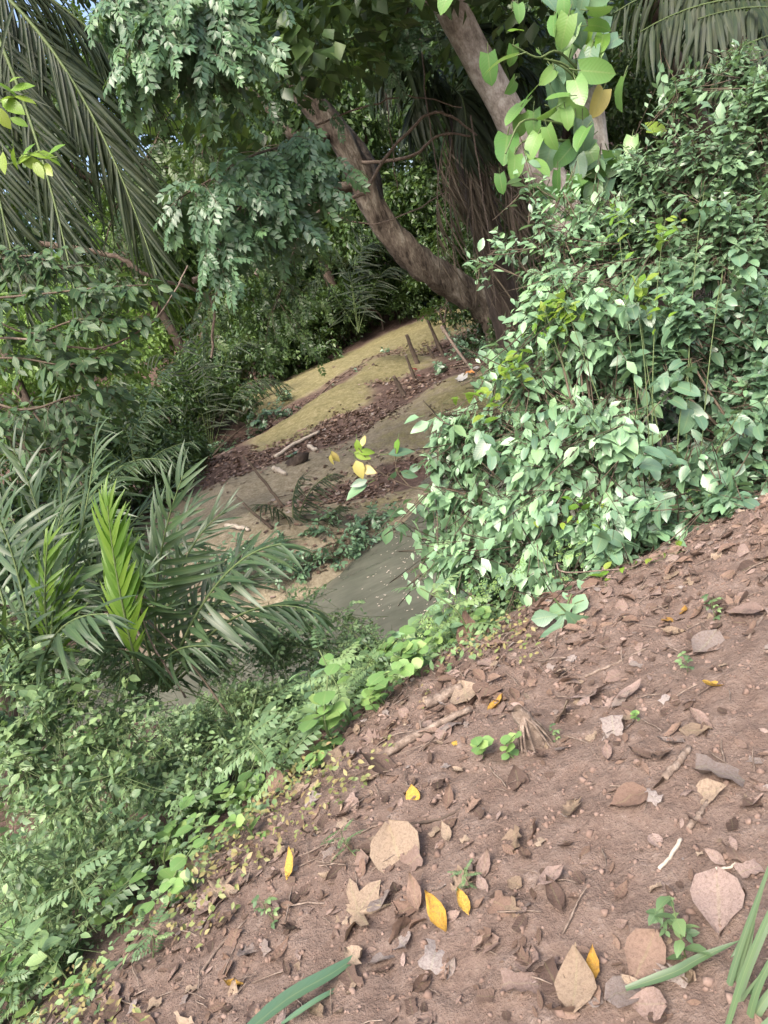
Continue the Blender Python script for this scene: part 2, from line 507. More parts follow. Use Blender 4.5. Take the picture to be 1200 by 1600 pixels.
def water_mat():
    m, n, out = new_mat('murky_creek_water')
    geo = N(n, 'ShaderNodeNewGeometry')
    p = N(n, 'ShaderNodeBsdfPrincipled')
    nz = noise(n, 2.0, 4, 0.6, geo.outputs['Position'])
    n.links.new(ramp(n, [(0.3, (0.085, 0.088, 0.070)), (0.7, (0.13, 0.13, 0.105))], nz), p.inputs['Base Color'])
    p.inputs['Roughness'].default_value = 0.07
    p.inputs['IOR'].default_value = 1.33
    b = N(n, 'ShaderNodeBump')
    b.inputs['Strength'].default_value = 0.45
    b.inputs['Distance'].default_value = 0.06
    mp = N(n, 'ShaderNodeMapping')
    mp.inputs['Rotation'].default_value = (0, 0, 0.8)
    mp.inputs['Scale'].default_value = (0.8, 1.3, 1)
    n.links.new(geo.outputs['Position'], mp.inputs[0])
    n.links.new(noise(n, 3.2, 2, 0.45, mp.outputs[0]), b.inputs['Height'])
    n.links.new(b.outputs[0], p.inputs['Normal'])
    n.links.new(p.outputs[0], out.inputs[0])
    return m


MAT['water'] = water_mat()

# ------------------------------------------------------------------ terrain
# control points of the far bank: picture position and distance, then (moss, mould, silt)
CP = [
    # water edge and toe of the far bank
    (490, 930, 9.6, 0, .3, .7), (560, 870, 10.3, 0, .4, .6), (620, 815, 11.0, .1, .3, .7), (680, 770, 11.7, .2, .0, 1),
    # lowest strip
    (460, 815, 11.0, .2, .3, .8), (520, 797, 11.7, .4, 0, 1), (590, 792, 11.9, .5, 0, 1), (690, 757, 12.2, .7, 0, 1),
    # hollow under the middle berm: leaf mould whose dark colour also paints the recess shadow
    (480, 790, 12.4, .2, .6, .6), (545, 772, 12.7, 0, 1, 0), (640, 745, 13.0, 0, .9, .2),
    # face and crest of the middle berm
    (330, 830, 11.8, .1, 0, 1), (400, 800, 12.2, .4, 0, 1), (450, 775, 13.2, .1, 0, 1), (530, 740, 13.4, .3, 0, 1), (620, 690, 14.0, .5, 0, 1), (720, 625, 15.0, .8, 0, 1), (790, 590, 15.6, .8, 0, 1),
    (335, 765, 14.3, 0, .1, 1), (400, 745, 14.4, 0, 0, 1), (455, 728, 14.4, 0, .1, 1), (540, 702, 14.6, .1, .1, 1), (630, 650, 15.2, .4, .1, 1), (710, 602, 16.0, .5, .1, 1),
    # leaf litter shelf
    (380, 735, 15.6, 0, .9, .1), (450, 705, 15.8, 0, 1, 0), (520, 685, 15.9, 0, 1, 0), (580, 655, 16.2, 0, 1, 0), (650, 605, 17.4, 0, 1, 0), (720, 570, 18.2, 0, 1, 0),
    (435, 700, 16.2, 0, .8, .2), (530, 657, 17.0, 0, .8, .2), (620, 597, 19.0, 0, .8, .2), (680, 545, 21.8, 0, .8, .2), (760, 540, 20.5, 0, 1, 0),
    # upper berm
    (445, 690, 16.8, .9, 0, 1), (520, 645, 17.6, 1, 0, 1), (600, 590, 19.8, .9, 0, 1), (660, 550, 22.0, .9, 0, 1),
    (462, 662, 18.0, .9, 0, 1), (500, 632, 18.4, 1, 0, 1), (545, 598, 19.4, 1, 0, 1), (600, 562, 21.0, .9, 0, 1), (650, 530, 23.0, .9, 0, 1), (690, 505, 25.5, .9, 0, 1),
    # hollow and second ridge behind
    (470, 640, 20.5, .2, .8, .2), (540, 590, 21.4, .4, .6, .3), (610, 552, 22.6, .5, .5, .4),
    (420, 628, 22.0, .7, .2, .8), (470, 604, 22.5, 1, 0, 1), (540, 565, 23.6, 1, 0, 1), (600, 538, 25.0, .9, 0, 1), (645, 518, 26.5, .9, 0, 1),
    # forest floor
    (330, 725, 17.0, 0, 1, 0), (280, 745, 17.0, 0, 1, 0), (390, 680, 20.0, 0, 1, 0), (300, 700, 21.0, 0, 1, 0), (180, 740, 22.0, 0, 1, 0), (100, 800, 19.0, 0, 1, 0), (820, 520, 20.0, 0, 1, 0), (900, 480, 20.0, 0, 1, 0),
    (400, 610, 28.0, 0, 1, 0), (520, 545, 29.0, 0, 1, 0), (640, 490, 30.0, 0, 1, 0),
]
cx, cz, ca = [], [], []
for px, py, Y, a, b, c in CP:
    q = at(px, py, Y)
    cx.append(q[:2])
    cz.append(q[2])
    ca.append((a, b, c))
for x, y, z in [(-9, 14, -1.3), (-14, 16, -.9), (-20, 28, .5), (-14, 40, 3), (0, 42, 3.2), (12, 40, 3), (20, 28, 1), (14, 18, -.4), (9, 14, -1.2), (-28, 48, 5), (28, 48, 5), (0, 50, 5.5),
                (-6, 10.5, -2.0), (-2.2, 8.8, -2.0), (-.2, 9.4, -2.05), (1.6, 11, -2.05), (4, 13.2, -2.0), (7, 15.4, -2.0), (10, 16.6, -1.9), (1.5, 8.2, -1.9), (3.5, 10, -1.9), (6.5, 12.0, -1.8), (-4.5, 12, -1.4), (-10, 12, -1.95), (-4, 7.5, -1.3), (-7, 8, -1.25), (-2.8, 6.4, -1.2)]:
    cx.append((x, y))
    cz.append(z)
    ca.append((0, 1, 0) if z > -1.7 else (0, .2, .8))
cx, cz, ca = np.array(cx), np.array(cz), np.array(ca)


def tps_fit(X, z, lam=0.02):
    d = np.linalg.norm(X[:, None] - X[None], axis=-1)
    K = np.where(d > 0, d * d * np.log(d + 1e-12), 0) + lam * np.eye(len(X))
    P = np.hstack([np.ones((len(X), 1)), X])
    A = np.block([[K, P], [P.T, np.zeros((3, 3))]])
    return np.linalg.solve(A, np.concatenate([z, np.zeros(3)]))


TW = tps_fit(cx, cz)
ex = np.array([-9, -3.2, -2.4, -1.53, -0.91, -0.45, -0.05, 0.6, 1.1, 1.68, 4, 9])
ey = np.array([0.2, 0.8, 1.35, 2.03, 2.60, 3.05, 3.32, 3.35, 3.3, 3.40, 3.7, 4.2])


def edge_s(x, y):
    return (y - np.interp(x, ex, ey)) * np.where(x < -0.3, 0.78, 0.95)


def near_z(x, y):
    s = edge_s(x, y)
    s0 = np.maximum(s + 0.15, 0)
    z = -(0.60 - 0.24 * np.clip((-x - .5) / 1.2, 0, 1)) * s0 * s0 / (s0 + 0.35)
    z = np.maximum(z, -2.0)
    z = z - 0.02 * np.clip(-s, 0, 3) * 0 + 0.05 * vnoise(x * 1.1, y * 1.1) + 0.03 * vnoise(x * 3.1 + 9, y * 3.1)
    return z


def far_z(x, y):
    sh = x.shape
    X = np.stack([x.ravel(), y.ravel()], -1)
    out = np.empty(len(X))
    for i in range(0, len(X), 20000):
        d2 = ((X[i:i + 20000, None] - cx[None]) ** 2).sum(-1)
        out[i:i + 20000] = (0.5 * d2 * np.log(d2 + 1e-12)) @ TW[:-3] + TW[-3] + X[i:i + 20000] @ TW[-2:]
    out = np.clip(out, -2.1, 9).reshape(sh)
    return out + 0.11 * vnoise(x * 1.25, y * 1.25) + 0.05 * vnoise(x * 4.3, y * 4.3) + 0.025 * vnoise(x * 9, y * 9)


def ground_z(x, y):
    x, y = np.asarray(x, float), np.asarray(y, float)
    t = np.clip((y - 5.6 - 0.15 * x) / 1.2, 0, 1)
    t = t * t * (3 - 2 * t)
    zn = near_z(x, y)
    if np.all(t == 0):
        return zn
    return zn * (1 - t) + far_z(x, y) * t


def gz(x, y):
    return float(ground_z(np.array([x]), np.array([y]))[0])


PX0, PX1, PY0, PY1 = -3.0, 3.4, 0.55, 4.5          # finely modelled part of the dirt


def micro(x, y):
    q = 0.020 * vnoise(x * 6, y * 6) + 0.016 * vnoise(x * 14 + 3, y * 14) + 0.012 * vnoise(x * 31, y * 31 + 5) + 0.009 * vnoise(x * 60, y * 60) + 0.014 * np.maximum(vnoise(x * 22 + 7, y * 22), 0)
    e = np.minimum(np.minimum(x - PX0, PX1 - x), np.minimum(y - PY0, PY1 - y))
    return q * np.clip(e / 0.25, 0, 1)


def surf_z(x, y):
    x, y = np.asarray(x, float), np.asarray(y, float)
    return ground_z(x, y) + np.where((x > PX0) & (x < PX1) & (y > PY0) & (y < PY1), micro(x, y), 0)


def grid_mesh(name, xs, ys, zf, mat, kind='structure', inner_drop=False):
    X, Yg = np.meshgrid(xs, ys)
    Z = zf(X, Yg)
    if inner_drop:
        e = np.minimum(np.minimum(X - PX0, PX1 - X), np.minimum(Yg - PY0, PY1 - Yg))
        Z = Z - 0.25 * np.clip((e - 0.02) / 0.2, 0, 1)
    V = np.stack([X.ravel(), Yg.ravel(), Z.ravel()], -1)
    nx, ny = len(xs), len(ys)
    i = np.arange(ny - 1)[:, None] * nx + np.arange(nx - 1)[None]
    Q = np.stack([i, i + 1, i + nx + 1, i + nx], -1).reshape(-1, 4)
    A = np.zeros((len(V), 3))
    for k in range(0, len(V), 20000):
        d2 = ((V[k:k + 20000, None, :2] - cx[None]) ** 2).sum(-1)
        ww = 1 / (d2 + 0.02) ** 2
        A[k:k + 20000] = (ww @ ca) / ww.sum(1, keepdims=True)
    s = edge_s(V[:, 0], V[:, 1])
    nearw = 1 - np.clip((V[:, 1] - 5.6) / 1.2, 0, 1)
    mouldn = np.clip(s / 0.8, 0, 1) * 0.8
    A = A * (1 - nearw[:, None]) + np.stack([0 * s, mouldn, 0 * s], -1) * nearw[:, None]
    me = mesh_np(name, V, Q, mat, None, {'moss': A[:, 0], 'mould': A[:, 1], 'silt': A[:, 2]})
    return tag(link(name, me), kind=kind)


def spaced(parts):
    out = []
    for a, b, st in parts:
        out.append(np.arange(a, b, st))
    return np.unique(np.round(np.concatenate(out + [np.array([parts[-1][1]])]), 4))


grid_mesh('dirt_path', np.linspace(PX0, PX1, 440), np.linspace(PY0, PY1, 280), surf_z, MAT['ground'])
grid_mesh('ground', spaced([(-70, -12, 3), (-12, -4.5, .4), (-4.5, PX0, .1), (PX0, PX1, .1), (PX1, 9, .15), (9, 20, .6), (20, 70, 3)]),
          spaced([(-40, -4, 4), (-4, PY0, .4), (PY0, PY1, .1), (PY1, 28, .1), (28, 52, .6), (52, 120, 4)]), ground_z, MAT['ground'], inner_drop=True)
wv = np.array([[-14, 4.5, -1.6], [14, 4.5, -1.6], [14, 21, -1.6], [-14, 14, -1.6]])
me = mesh_np('creek', wv, np.array([[0, 1, 2, 3]]), MAT['water'])
tag(link('creek', me), kind='structure')


# ------------------------------------------------------------------ leaf templates
def leaf_tmpl(shape='ovate', nseg=4, fold=0.25, droop=0.25, wide=0.5, wave=0.0, seed=0, stalk=0.0):
    """leaf of unit length along +Y, upper side +Z; quads; returns V, Q, uv"""
    r = np.random.default_rng(seed)
    t = np.linspace(0, 1, nseg + 1)
    if shape == 'ovate':
        wd = np.sin(np.pi * t ** 0.75) ** 0.9
    elif shape == 'elliptic':
        wd = np.sin(np.pi * t) ** 0.8
    elif shape == 'obovate':
        wd = np.sin(np.pi * t ** 1.5) ** 0.9
    elif shape == 'heart':
        wd = np.where(t < 0.25, 0.75 + t, 1.0) * np.sqrt(np.clip(1 - t ** 2.2, 0, 1))
    elif shape == 'round':
        wd = np.sqrt(np.clip(1 - (2 * t - 1) ** 2, 0, 1))
    elif shape == 'strip':
        wd = np.minimum(1, 4 * t + 0.35) * np.clip(1 - t ** 3, 0, 1)
    else:
        wd = np.sin(np.pi * t ** 0.9)
    wd = np.maximum(wd, 0.03) * wide * 0.5
    y = t * (1 - 0.25 * droop * t)
    z = -droop * t ** 2 * 0.6
    V, uv = [], []
    for i in range(nseg + 1):
        jl, jr = 1 + wave * (r.random() - .5), 1 + wave * (r.random() - .5)
        hz = wave * 0.15 * (r.random(2) - .5)
        V += [(-wd[i] * jl, y[i], z[i] + wd[i] * fold + hz[0]), (0, y[i], z[i]), (wd[i] * jr, y[i], z[i] + wd[i] * fold + hz[1])]
        uv += [(0.5 - 0.5, t[i]), (0.5, t[i]), (1.0, t[i])]
    if shape == 'heart':
        V[0] = (V[0][0], -0.10, V[0][2])
        V[2] = (V[2][0], -0.10, V[2][2])
    V = np.array(V)
    if stalk:
        V[:, 1] += stalk
    i = np.arange(nseg)[:, None] * 3 + np.arange(2)[None]
    Q = np.stack([i, i + 1, i + 4, i + 3], -1).reshape(-1, 4)
    return V, Q, np.array(uv)


def merge(parts):
    V, Q, U, n = [], [], [], 0
    for v, q, u in parts:
        V.append(v)
        Q.append(q + n)
        U.append(u)
        n += len(v)
    return np.vstack(V), np.vstack(Q), np.vstack(U)


def basis(d, nn):
    """columns x, y=d, z ~ nn ; arrays (...,3) -> (...,3,3)"""
    d = nrm(d)
    x = nrm(np.cross(d, nn))
    z = np.cross(x, d)
    return np.stack([x, d, z], -1)


def place_tmpl(T, R, pos, sc):
    v = T[0] @ (R.T * 1.0) * sc + pos
    return v, T[1], T[2]


def pinnate_tmpl(pairs=6, llen=0.32, seed=0, nseg=2, wide=0.42, shape='elliptic', droop=0.25, angle=1.05):
    r = np.random.default_rng(seed)
    parts = []
    ts = np.linspace(0.16, 0.92, pairs)
    ax = lambda t: np.array([0, t * (1 - .2 * droop * t), -droop * t * t * .6])
    tt = np.linspace(0, 0.97, 5)
    P = np.array([ax(t) for t in tt])
    V, Q, U = tube_data(P, 0.008, 3)
    parts.append((V, Q, U * 0 + 0.5))
    for i, t in enumerate(ts):
        for sgn in (-1, 1):
            a = angle + r.normal(0, .08) - 0.25 * t
            d = np.array([sgn * math.sin(a), math.cos(a), -0.25 + r.normal(0, .12)])
            R = basis(d, np.array([r.normal(0, .25), 0, 1.0]))
            L = llen * (0.75 + 0.5 * math.sin(math.pi * (0.15 + 0.75 * t))) * r.uniform(.9, 1.1)
            parts.append(place_tmpl(leaf_tmpl(shape, nseg, .2, .3, wide), R, ax(t), L))
    parts.append(place_tmpl(leaf_tmpl(shape, nseg, .2, .3, wide), basis(np.array([0, 1., -.4]), np.array([0, 0, 1.])), ax(.97), llen))
    return merge(parts)


def trifoliate_tmpl(seed=0, nseg=3, shape='ovate', wide=0.62):
    r = np.random.default_rng(seed)
    parts = []
    V, Q, U = tube_data(np.array([[0, 0, 0], [0, .2, .03], [0, .4, .02]]), 0.012, 3)
    parts.append((V, Q, U * 0 + .5))
    for a, L in ((-1.25, .5), (1.25, .5), (0, .6)):
        d = np.array([math.sin(a), math.cos(a), -.2 + r.normal(0, .15)])
        parts.append(place_tmpl(leaf_tmpl(shape, nseg, .2, .3, wide), basis(d, np.array([r.normal(0, .2), 0, 1.])), np.array([0, .4, .02]), L))
    return merge(parts)


def tri_leaf():
    V = np.array([(0, 0, 0), (-.25, .5, .06), (0, 1, -.12), (.25, .5, .06)], float)
    Q = np.array([[0, 2, 1], [0, 3, 2]])
    return V, Q, np.array([(.5, 0), (0, .5), (.5, 1), (1, .5)], float)


def tset(fn, n=6, tones=None):
    """list of (V,Q,uv,tone) template variants"""
    tones = tones if tones is not None else np.linspace(0.06, 0.94, n)
    return [fn(i) + (tones[i % len(tones)],) for i in range(n)]


def stuff_mesh(name, T, pos, R, sc, tone, mat, smooth=True):
    """join copies of template T into one mesh"""
    V0, Q0, U0 = T[:3]
    n = len(pos)
    if n == 0:
        return None
    V = np.einsum('nij,kj->nki', R, V0) * np.asarray(sc)[:, None, None] + np.asarray(pos)[:, None]
    Q = (Q0[None] + (np.arange(n) * len(V0))[:, None, None]).reshape(-1, Q0.shape[1])
    U = np.tile(U0, (n, 1))
    return mesh_np(name, V.reshape(-1, 3), Q, mat, U, {'tone': np.repeat(tone, len(V0))}, smooth)


_tm_cache = {}


def tmpl_meshes(key, TS, mat, name='leaf'):
    k = (key, mat.name)
    if k not in _tm_cache:
        _tm_cache[k] = [mesh_np(name, t[0], t[1], mat, t[2], {'tone': np.full(len(t[0]), t[3])}) for t in TS]
    return _tm_cache[k]


def mat44(R, p, s):
    R = R * s
    return Matrix(((R[0, 0], R[0, 1], R[0, 2], p[0]), (R[1, 0], R[1, 1], R[1, 2], p[1]), (R[2, 0], R[2, 1], R[2, 2], p[2]), (0, 0, 0, 1)))


def pick_visible(pos, sc, n, minpx=10, cell=9):
    px, py, dep = project(pos)
    size = sc * F / np.maximum(dep, .1)
    ok = (px > -30) & (px < 1230) & (py > -30) & (py < 1630) & (dep > .2) & (size >= minpx)
    idx = np.nonzero(ok)[0]
    idx = idx[np.argsort(dep[idx])]
    seen, keep = set(), []
    for i in idx:
        c = (int(px[i] // cell), int(py[i] // cell))
        if c in seen:
            continue
        seen.add(c)
        keep.append(i)
    keep = sorted(keep, key=lambda i: -size[i])[:n]
    m = np.zeros(len(pos), bool)
    m[keep] = True
    return m


def foliage(root, key, TS, low, mat, pos, R, sc, name='leaf', stuff='foliage', nind=300, minpx=10, offset=None):
    pos, sc = np.asarray(pos), np.asarray(sc)
    m = pick_visible(pos, sc, nind, minpx) if nind else np.zeros(len(pos), bool)
    if nind:
        ms = tmpl_meshes(key, TS, mat, name)
        b = np.array(root.location) if offset is None else np.array(offset)
        for i in np.nonzero(m)[0]:
            o = bpy.data.objects.new(name, ms[rng.integers(len(ms))])
            COL.objects.link(o)
            o.parent = root
            o.matrix_basis = mat44(R[i], pos[i] - b, sc[i])
    k = ~m
    if k.any():
        me = stuff_mesh(stuff, low, pos[k], R[k], sc[k], rng.random(k.sum()), mat)
        tag(child(stuff, me, root), kind='stuff')


# ------------------------------------------------------------------ shrubs made of twigs aimed into ellipsoid lobes
def lobes_twigs(base, lobes, ntw, per, size, spread=0.75, droop=0.25, twl=(0.18, 0.38), light=(-.1, -.45, 1.0), stems=None, stem_r=0.012, side=None, njit=.45, pull=(0, 0, 0)):
    """returns leaf pos, R, scale"""
    base = np.asarray(base, float)
    wts = np.array([l[1] ** 2 for l in lobes])
    cnt = np.maximum(3, (ntw * wts / wts.sum())).astype(int)
    sub = []
    for c, r in lobes:        # each lobe breaks into smaller uneven sprays
        k = 4
        sub.append(np.asarray(c) + nrm(rng.normal(size=(k, 3))) * r * rng.uniform(.45, .85, (k, 1)))
    Ps, Rs, Ss = [], [], []
    for (c, r), n, sb in zip(lobes, cnt, sub):
        c = np.asarray(c)
        if stems is not None:
            mid = (base + c) / 2 + np.array([rng.normal(0, .06), rng.normal(0, .06), .12 * np.linalg.norm(c - base)])
            stems.add(bez(base + rng.normal(0, .03, 3) * [1, 1, 0], mid, c, 9), np.linspace(stem_r, stem_r * .35, 9), 5)
        u = nrm(rng.normal(size=(n, 3)))
        inb = rng.random(n) < .55
        tip = np.where(inb[:, None], sb[rng.integers(len(sb), size=n)] + u * r * .42 * (rng.random((n, 1)) ** .5), c + u * r * (rng.random((n, 1)) ** 0.4))
        u = nrm(tip - c)
        outd = nrm(tip - c + 0.25 * (c - base) * r + rng.normal(0, .12, (n, 3)) + np.array([0, 0, .08]))
        L = rng.uniform(*twl, (n, 1))
        st = tip - outd * L
        if stems is not None:
            for k in range(0, n):
                stems.add(np.array([c + (st[k] - c) * .15, (st[k] + c) / 2 + [0, 0, -.01], st[k], tip[k]]), [stem_r * .35, stem_r * .3, stem_r * .22, stem_r * .1], 3)
        t = np.linspace(.25, 1, per)[None, :, None]
        p = st[:, None] + (tip - st)[:, None] * t - np.array([0, 0, 1.]) * (droop * .25 * L[:, None] * t * t)
        sd = nrm(np.cross(outd, np.array([0, 0, 1.]) + rng.normal(0, .3, (n, 3))))
        sgn = np.where(np.arange(per) % 2 == 0, 1, -1)[None, :, None]
        end = (np.arange(per) == per - 1)[None, :, None]
        d = np.array(pull) + outd[:, None] * np.where(end, 1.0, .55) + sd[:, None] * sgn * np.where(end, .1, spread) + np.array([0, 0, -droop]) + rng.normal(0, .22, (n, per, 3))
        nn = np.asarray(light)[None, None] + 0.55 * outd[:, None] + rng.normal(0, njit, (n, per, 3))
        Ps.append(p.reshape(-1, 3))
        Rs.append(basis(d, nn).reshape(-1, 3, 3))
        Ss.append((rng.uniform(size[0], size[1], (n, per)) * rng.uniform(.65, 1.15, (n, 1)) * (1 - .25 * np.abs(np.linspace(-1, 1, per)))[None]).ravel())
    return np.vstack(Ps), np.vstack(Rs), np.concatenate(Ss)


TS_OV = tset(lambda i: leaf_tmpl('ovate', 4, .18 + .06 * (i % 3), .15 + .12 * (i % 4), .46 + .05 * (i % 3), .12, i))
TS_EL = tset(lambda i: leaf_tmpl('elliptic', 4, .2, .15 + .1 * (i % 4), .42 + .04 * (i % 3), .1, i + 20))
TS_HEART = tset(lambda i: leaf_tmpl('heart', 6, .16 + .05 * (i % 3), .25 + .12 * (i % 4), .66, .08, i + 40), 8)
TS_PIN = tset(lambda i: pinnate_tmpl(4 + i % 2, .38, i, 2, .50, 'elliptic', .3))
TS_TRI = tset(lambda i: trifoliate_tmpl(i))
TS_ROUND = tset(lambda i: leaf_tmpl('round', 4, .15, .2, .85, .06, i + 60))
LOW_OV = leaf_tmpl('ovate', 3, .2, .25, .5)
LOW_EL = leaf_tmpl('elliptic', 2, .2, .25, .45)
LOW_PIN = pinnate_tmpl(4, .38, 3, 2, .50, 'elliptic', .3)
LOW_TRI = trifoliate_tmpl(2, 2)
TRI = tri_leaf()


def lob(lst):
    return [(at(px, py, Y), r) for px, py, Y, r in lst]


def shrub(name, label, cat, base, lobes, ntw, per, size, mat, TS, low, key, group=None, nind=300, stem_r=.012, stemmat='stem_brown', extra=None, **kw):
    base = np.array([base[0], base[1], gz(base[0], base[1])])
    root = thing(name, label, cat, base, group)
    st = Tubes()
    p, R, s = lobes_twigs(base, lobes, ntw, per, size, stems=st, stem_r=stem_r, **kw)
    st.build('stem', MAT[stemmat], root)
    foliage(root, key, TS, low, MAT[mat], p, R, s, nind=nind)
    return root


# right hand bushes
shrub('leafy_bush', 'big pale green leafy bush overhanging the creek beside the dirt path', 'bush', (.95, 3.75),
      lob([(720, 690, 4.3, .22), (760, 650, 4.3, .22), (740, 790, 4.2, .25), (700, 850, 4.3, .18), (760, 900, 4.1, .20), (830, 590, 4.3, .26), (850, 720, 4.0, .28), (930, 660, 3.9, .28), (900, 500, 4.3, .28),
           (830, 850, 3.8, .24), (930, 800, 3.65, .24), (960, 880, 3.5, .18), (870, 940, 3.45, .14), (940, 920, 3.35, .11), (800, 960, 3.6, .10), (1000, 880, 3.35, .11), (790, 560, 4.5, .16), (870, 430, 4.5, .22), (940, 440, 4.7, .24), (980, 500, 4.6, .24), (920, 570, 4.4, .25), (960, 620, 4.2, .25), (900, 360, 4.9, .22), (950, 400, 4.9, .22), (970, 560, 4.5, .22), (860, 480, 4.4, .22), (730, 860, 4.0, .2), (800, 790, 3.9, .22), (680, 760, 4.3, .14), (680, 650, 4.35, .12)]),
      1150, 8, (.070, .150), 'bush_light', TS_OV, LOW_OV, 'ov', spread=.65, droop=.55, pull=(-.45, -.2, -.2), njit=.4, twl=(.2, .5))
shrub('leafy_bush', 'dense dark green bush at the right edge above the leaf litter', 'bush', (2.0, 3.85),
      lob([(1050, 500, 4.3, .34), (1150, 600, 4.5, .32), (1100, 520, 4.4, .3), (1180, 560, 4.2, .28), (1000, 560, 4.2, .24), (1180, 480, 4.2, .30), (1160, 700, 3.85, .26), (1060, 740, 3.75, .24), (1070, 650, 4.45, .24), (1010, 800, 3.55, .17), (1060, 820, 3.5, .14), (1130, 770, 3.5, .15), (1200, 780, 3.6, .14), (1210, 620, 3.9, .3)]),
      950, 8, (.070, .150), 'bush_dark', TS_OV, LOW_OV, 'ov', spread=.7, droop=.3, pull=(-.35, -.2, -.1), njit=.35)
shrub('climbing_shrub', 'tall vine draped shrub of small glossy leaves under the upper right palm', 'shrub', (2.6, 4.6),
      lob([(1100, 230, 4.7, .32), (1180, 180, 4.7, .28), (1020, 270, 4.8, .26), (970, 340, 4.8, .22), (1110, 370, 4.5, .34), (1190, 330, 4.5, .30), (1020, 400, 4.6, .26), (1060, 140, 4.9, .16), (1150, 100, 4.9, .16)]),
      900, 9, (.055, .125), 'vine_leaf', TS_EL, LOW_EL, 'el', spread=.7, droop=.3, pull=(-.35, -.2, -.1), njit=.35)
shrub('slender_shrub', 'slender shoots with pale oval leaves reaching left over the dry palm fronds', 'shrub', (1.7, 4.7),
      lob([(830, 285, 5.0, .14), (880, 300, 5.0, .16), (930, 330, 5.0, .16), (790, 375, 4.7, .13), (840, 345, 4.7, .15), (880, 370, 4.7, .16), (750, 400, 4.7, .09), (850, 440, 4.7, .15), (800, 510, 4.7, .12), (930, 400, 4.7, .16), (780, 590, 4.5, .12)]),
      120, 8, (.065, .11), 'bush_light', TS_EL, LOW_EL, 'el', spread=.8, droop=.3, nind=300)


shrub('scrambling_vine', 'scrambling vine of larger heart shaped leaves draped through the right hand bushes', 'vine', (1.4, 3.7),
      lob([(900, 620, 3.75, .30), (1000, 700, 3.6, .28), (1080, 560, 3.8, .28), (960, 820, 3.4, .16), (900, 780, 3.55, .2), (1000, 480, 4.1, .25), (1130, 420, 4.1, .25), (1160, 640, 3.6, .25), (780, 720, 3.95, .2), (1100, 300, 4.4, .25)]),
      45, 5, (.08, .135), 'bush_dark', TS_HEART, LOW_OV, 'heart', spread=.9, droop=.5, stemmat='stem_green', stem_r=.005, pull=(-.3, -.2, -.2))
shrub('scrambling_vine', 'few lit yellow green young shoots standing out of the right hand bushes', 'vine', (1.2, 3.7),
      lob([(965, 330, 4.5, .08), (880, 460, 4.1, .10), (990, 450, 4.0, .1), (800, 560, 4.2, .1), (850, 480, 4.2, .08), (900, 800, 3.5, .08), (1050, 890, 3.3, .06), (745, 620, 4.1, .08), (1040, 340, 4.2, .08), (940, 900, 3.3, .06)]),
      40, 5, (.07, .115), 'fresh', TS_OV, LOW_OV, 'ov', spread=.8, droop=.3, stemmat='stem_green', stem_r=.004)


# ------------------------------------------------------------------ explicit sprigs: leaves given one by one
def sprig(name, label, cat, base, stems, leaves, mats, TS, key, group=None, stem_r=.004, stemmat='stem_green', facing=(-.15, -.8, .6), fj=.35):
    """leaves: (px, py, Y, length_px, picture angle of the tip in degrees clockwise from right, material key)"""
    root = thing(name, label, cat, base, group)
    tb = Tubes()
    for s in stems:
        P = smoothpath([at(*q) if len(q) == 3 else q for q in s], 14)
        V, Q, U = tube_data(P, np.linspace(stem_r, stem_r * .6, len(P)), 5)
        child('stem', mesh_np('stem', V, Q, MAT[stemmat], U), root)
    b = np.array(base)
    for px, py, Y, lp, ang, mk in leaves:
        a = math.radians(ang)
        d = RT * math.cos(a) - UP * math.sin(a) + fw * rng.normal(0, .3)
        p = at(px, py, Y)
        dep = float((p - CAM) @ fw)
        L = lp * dep / F
        p = p - d * L * .5
        R = basis(d, np.array(facing) + rng.normal(0, fj, 3))
        ms = tmpl_meshes(key, TS, MAT[mk])
        o = bpy.data.objects.new('leaf', ms[rng.integers(len(ms))])
        COL.objects.link(o)
        o.parent = root
        o.matrix_basis = mat44(R, p - b, L)
        V, Q, U = tube_data(np.array([(-.02, -.3, .03), (0, -.12, .02), (0, .02, 0)]), .018, 4)
        if 'pet' not in _tm_cache:
            _tm_cache['pet'] = mesh_np('petiole', V, Q, MAT['stem_green'], U)
        c_ = link('petiole', _tm_cache['pet'], o)
    return root


# thin pale tree with a big leaved climber
def tree_trunk(root, pts, r0, r1, mat, n=14, m=26, rough=.12, seed=1, name='trunk', flare=0.0):
    P = smoothpath(pts, m)
    t = np.linspace(0, 1, m)
    rr = r0 + (r1 - r0) * t + flare * np.exp(-t * 14)
    V, Q, U = tube_data(P, rr, n, rough, seed)
    return child(name, mesh_np(name, V, Q, MAT[mat], U), root)


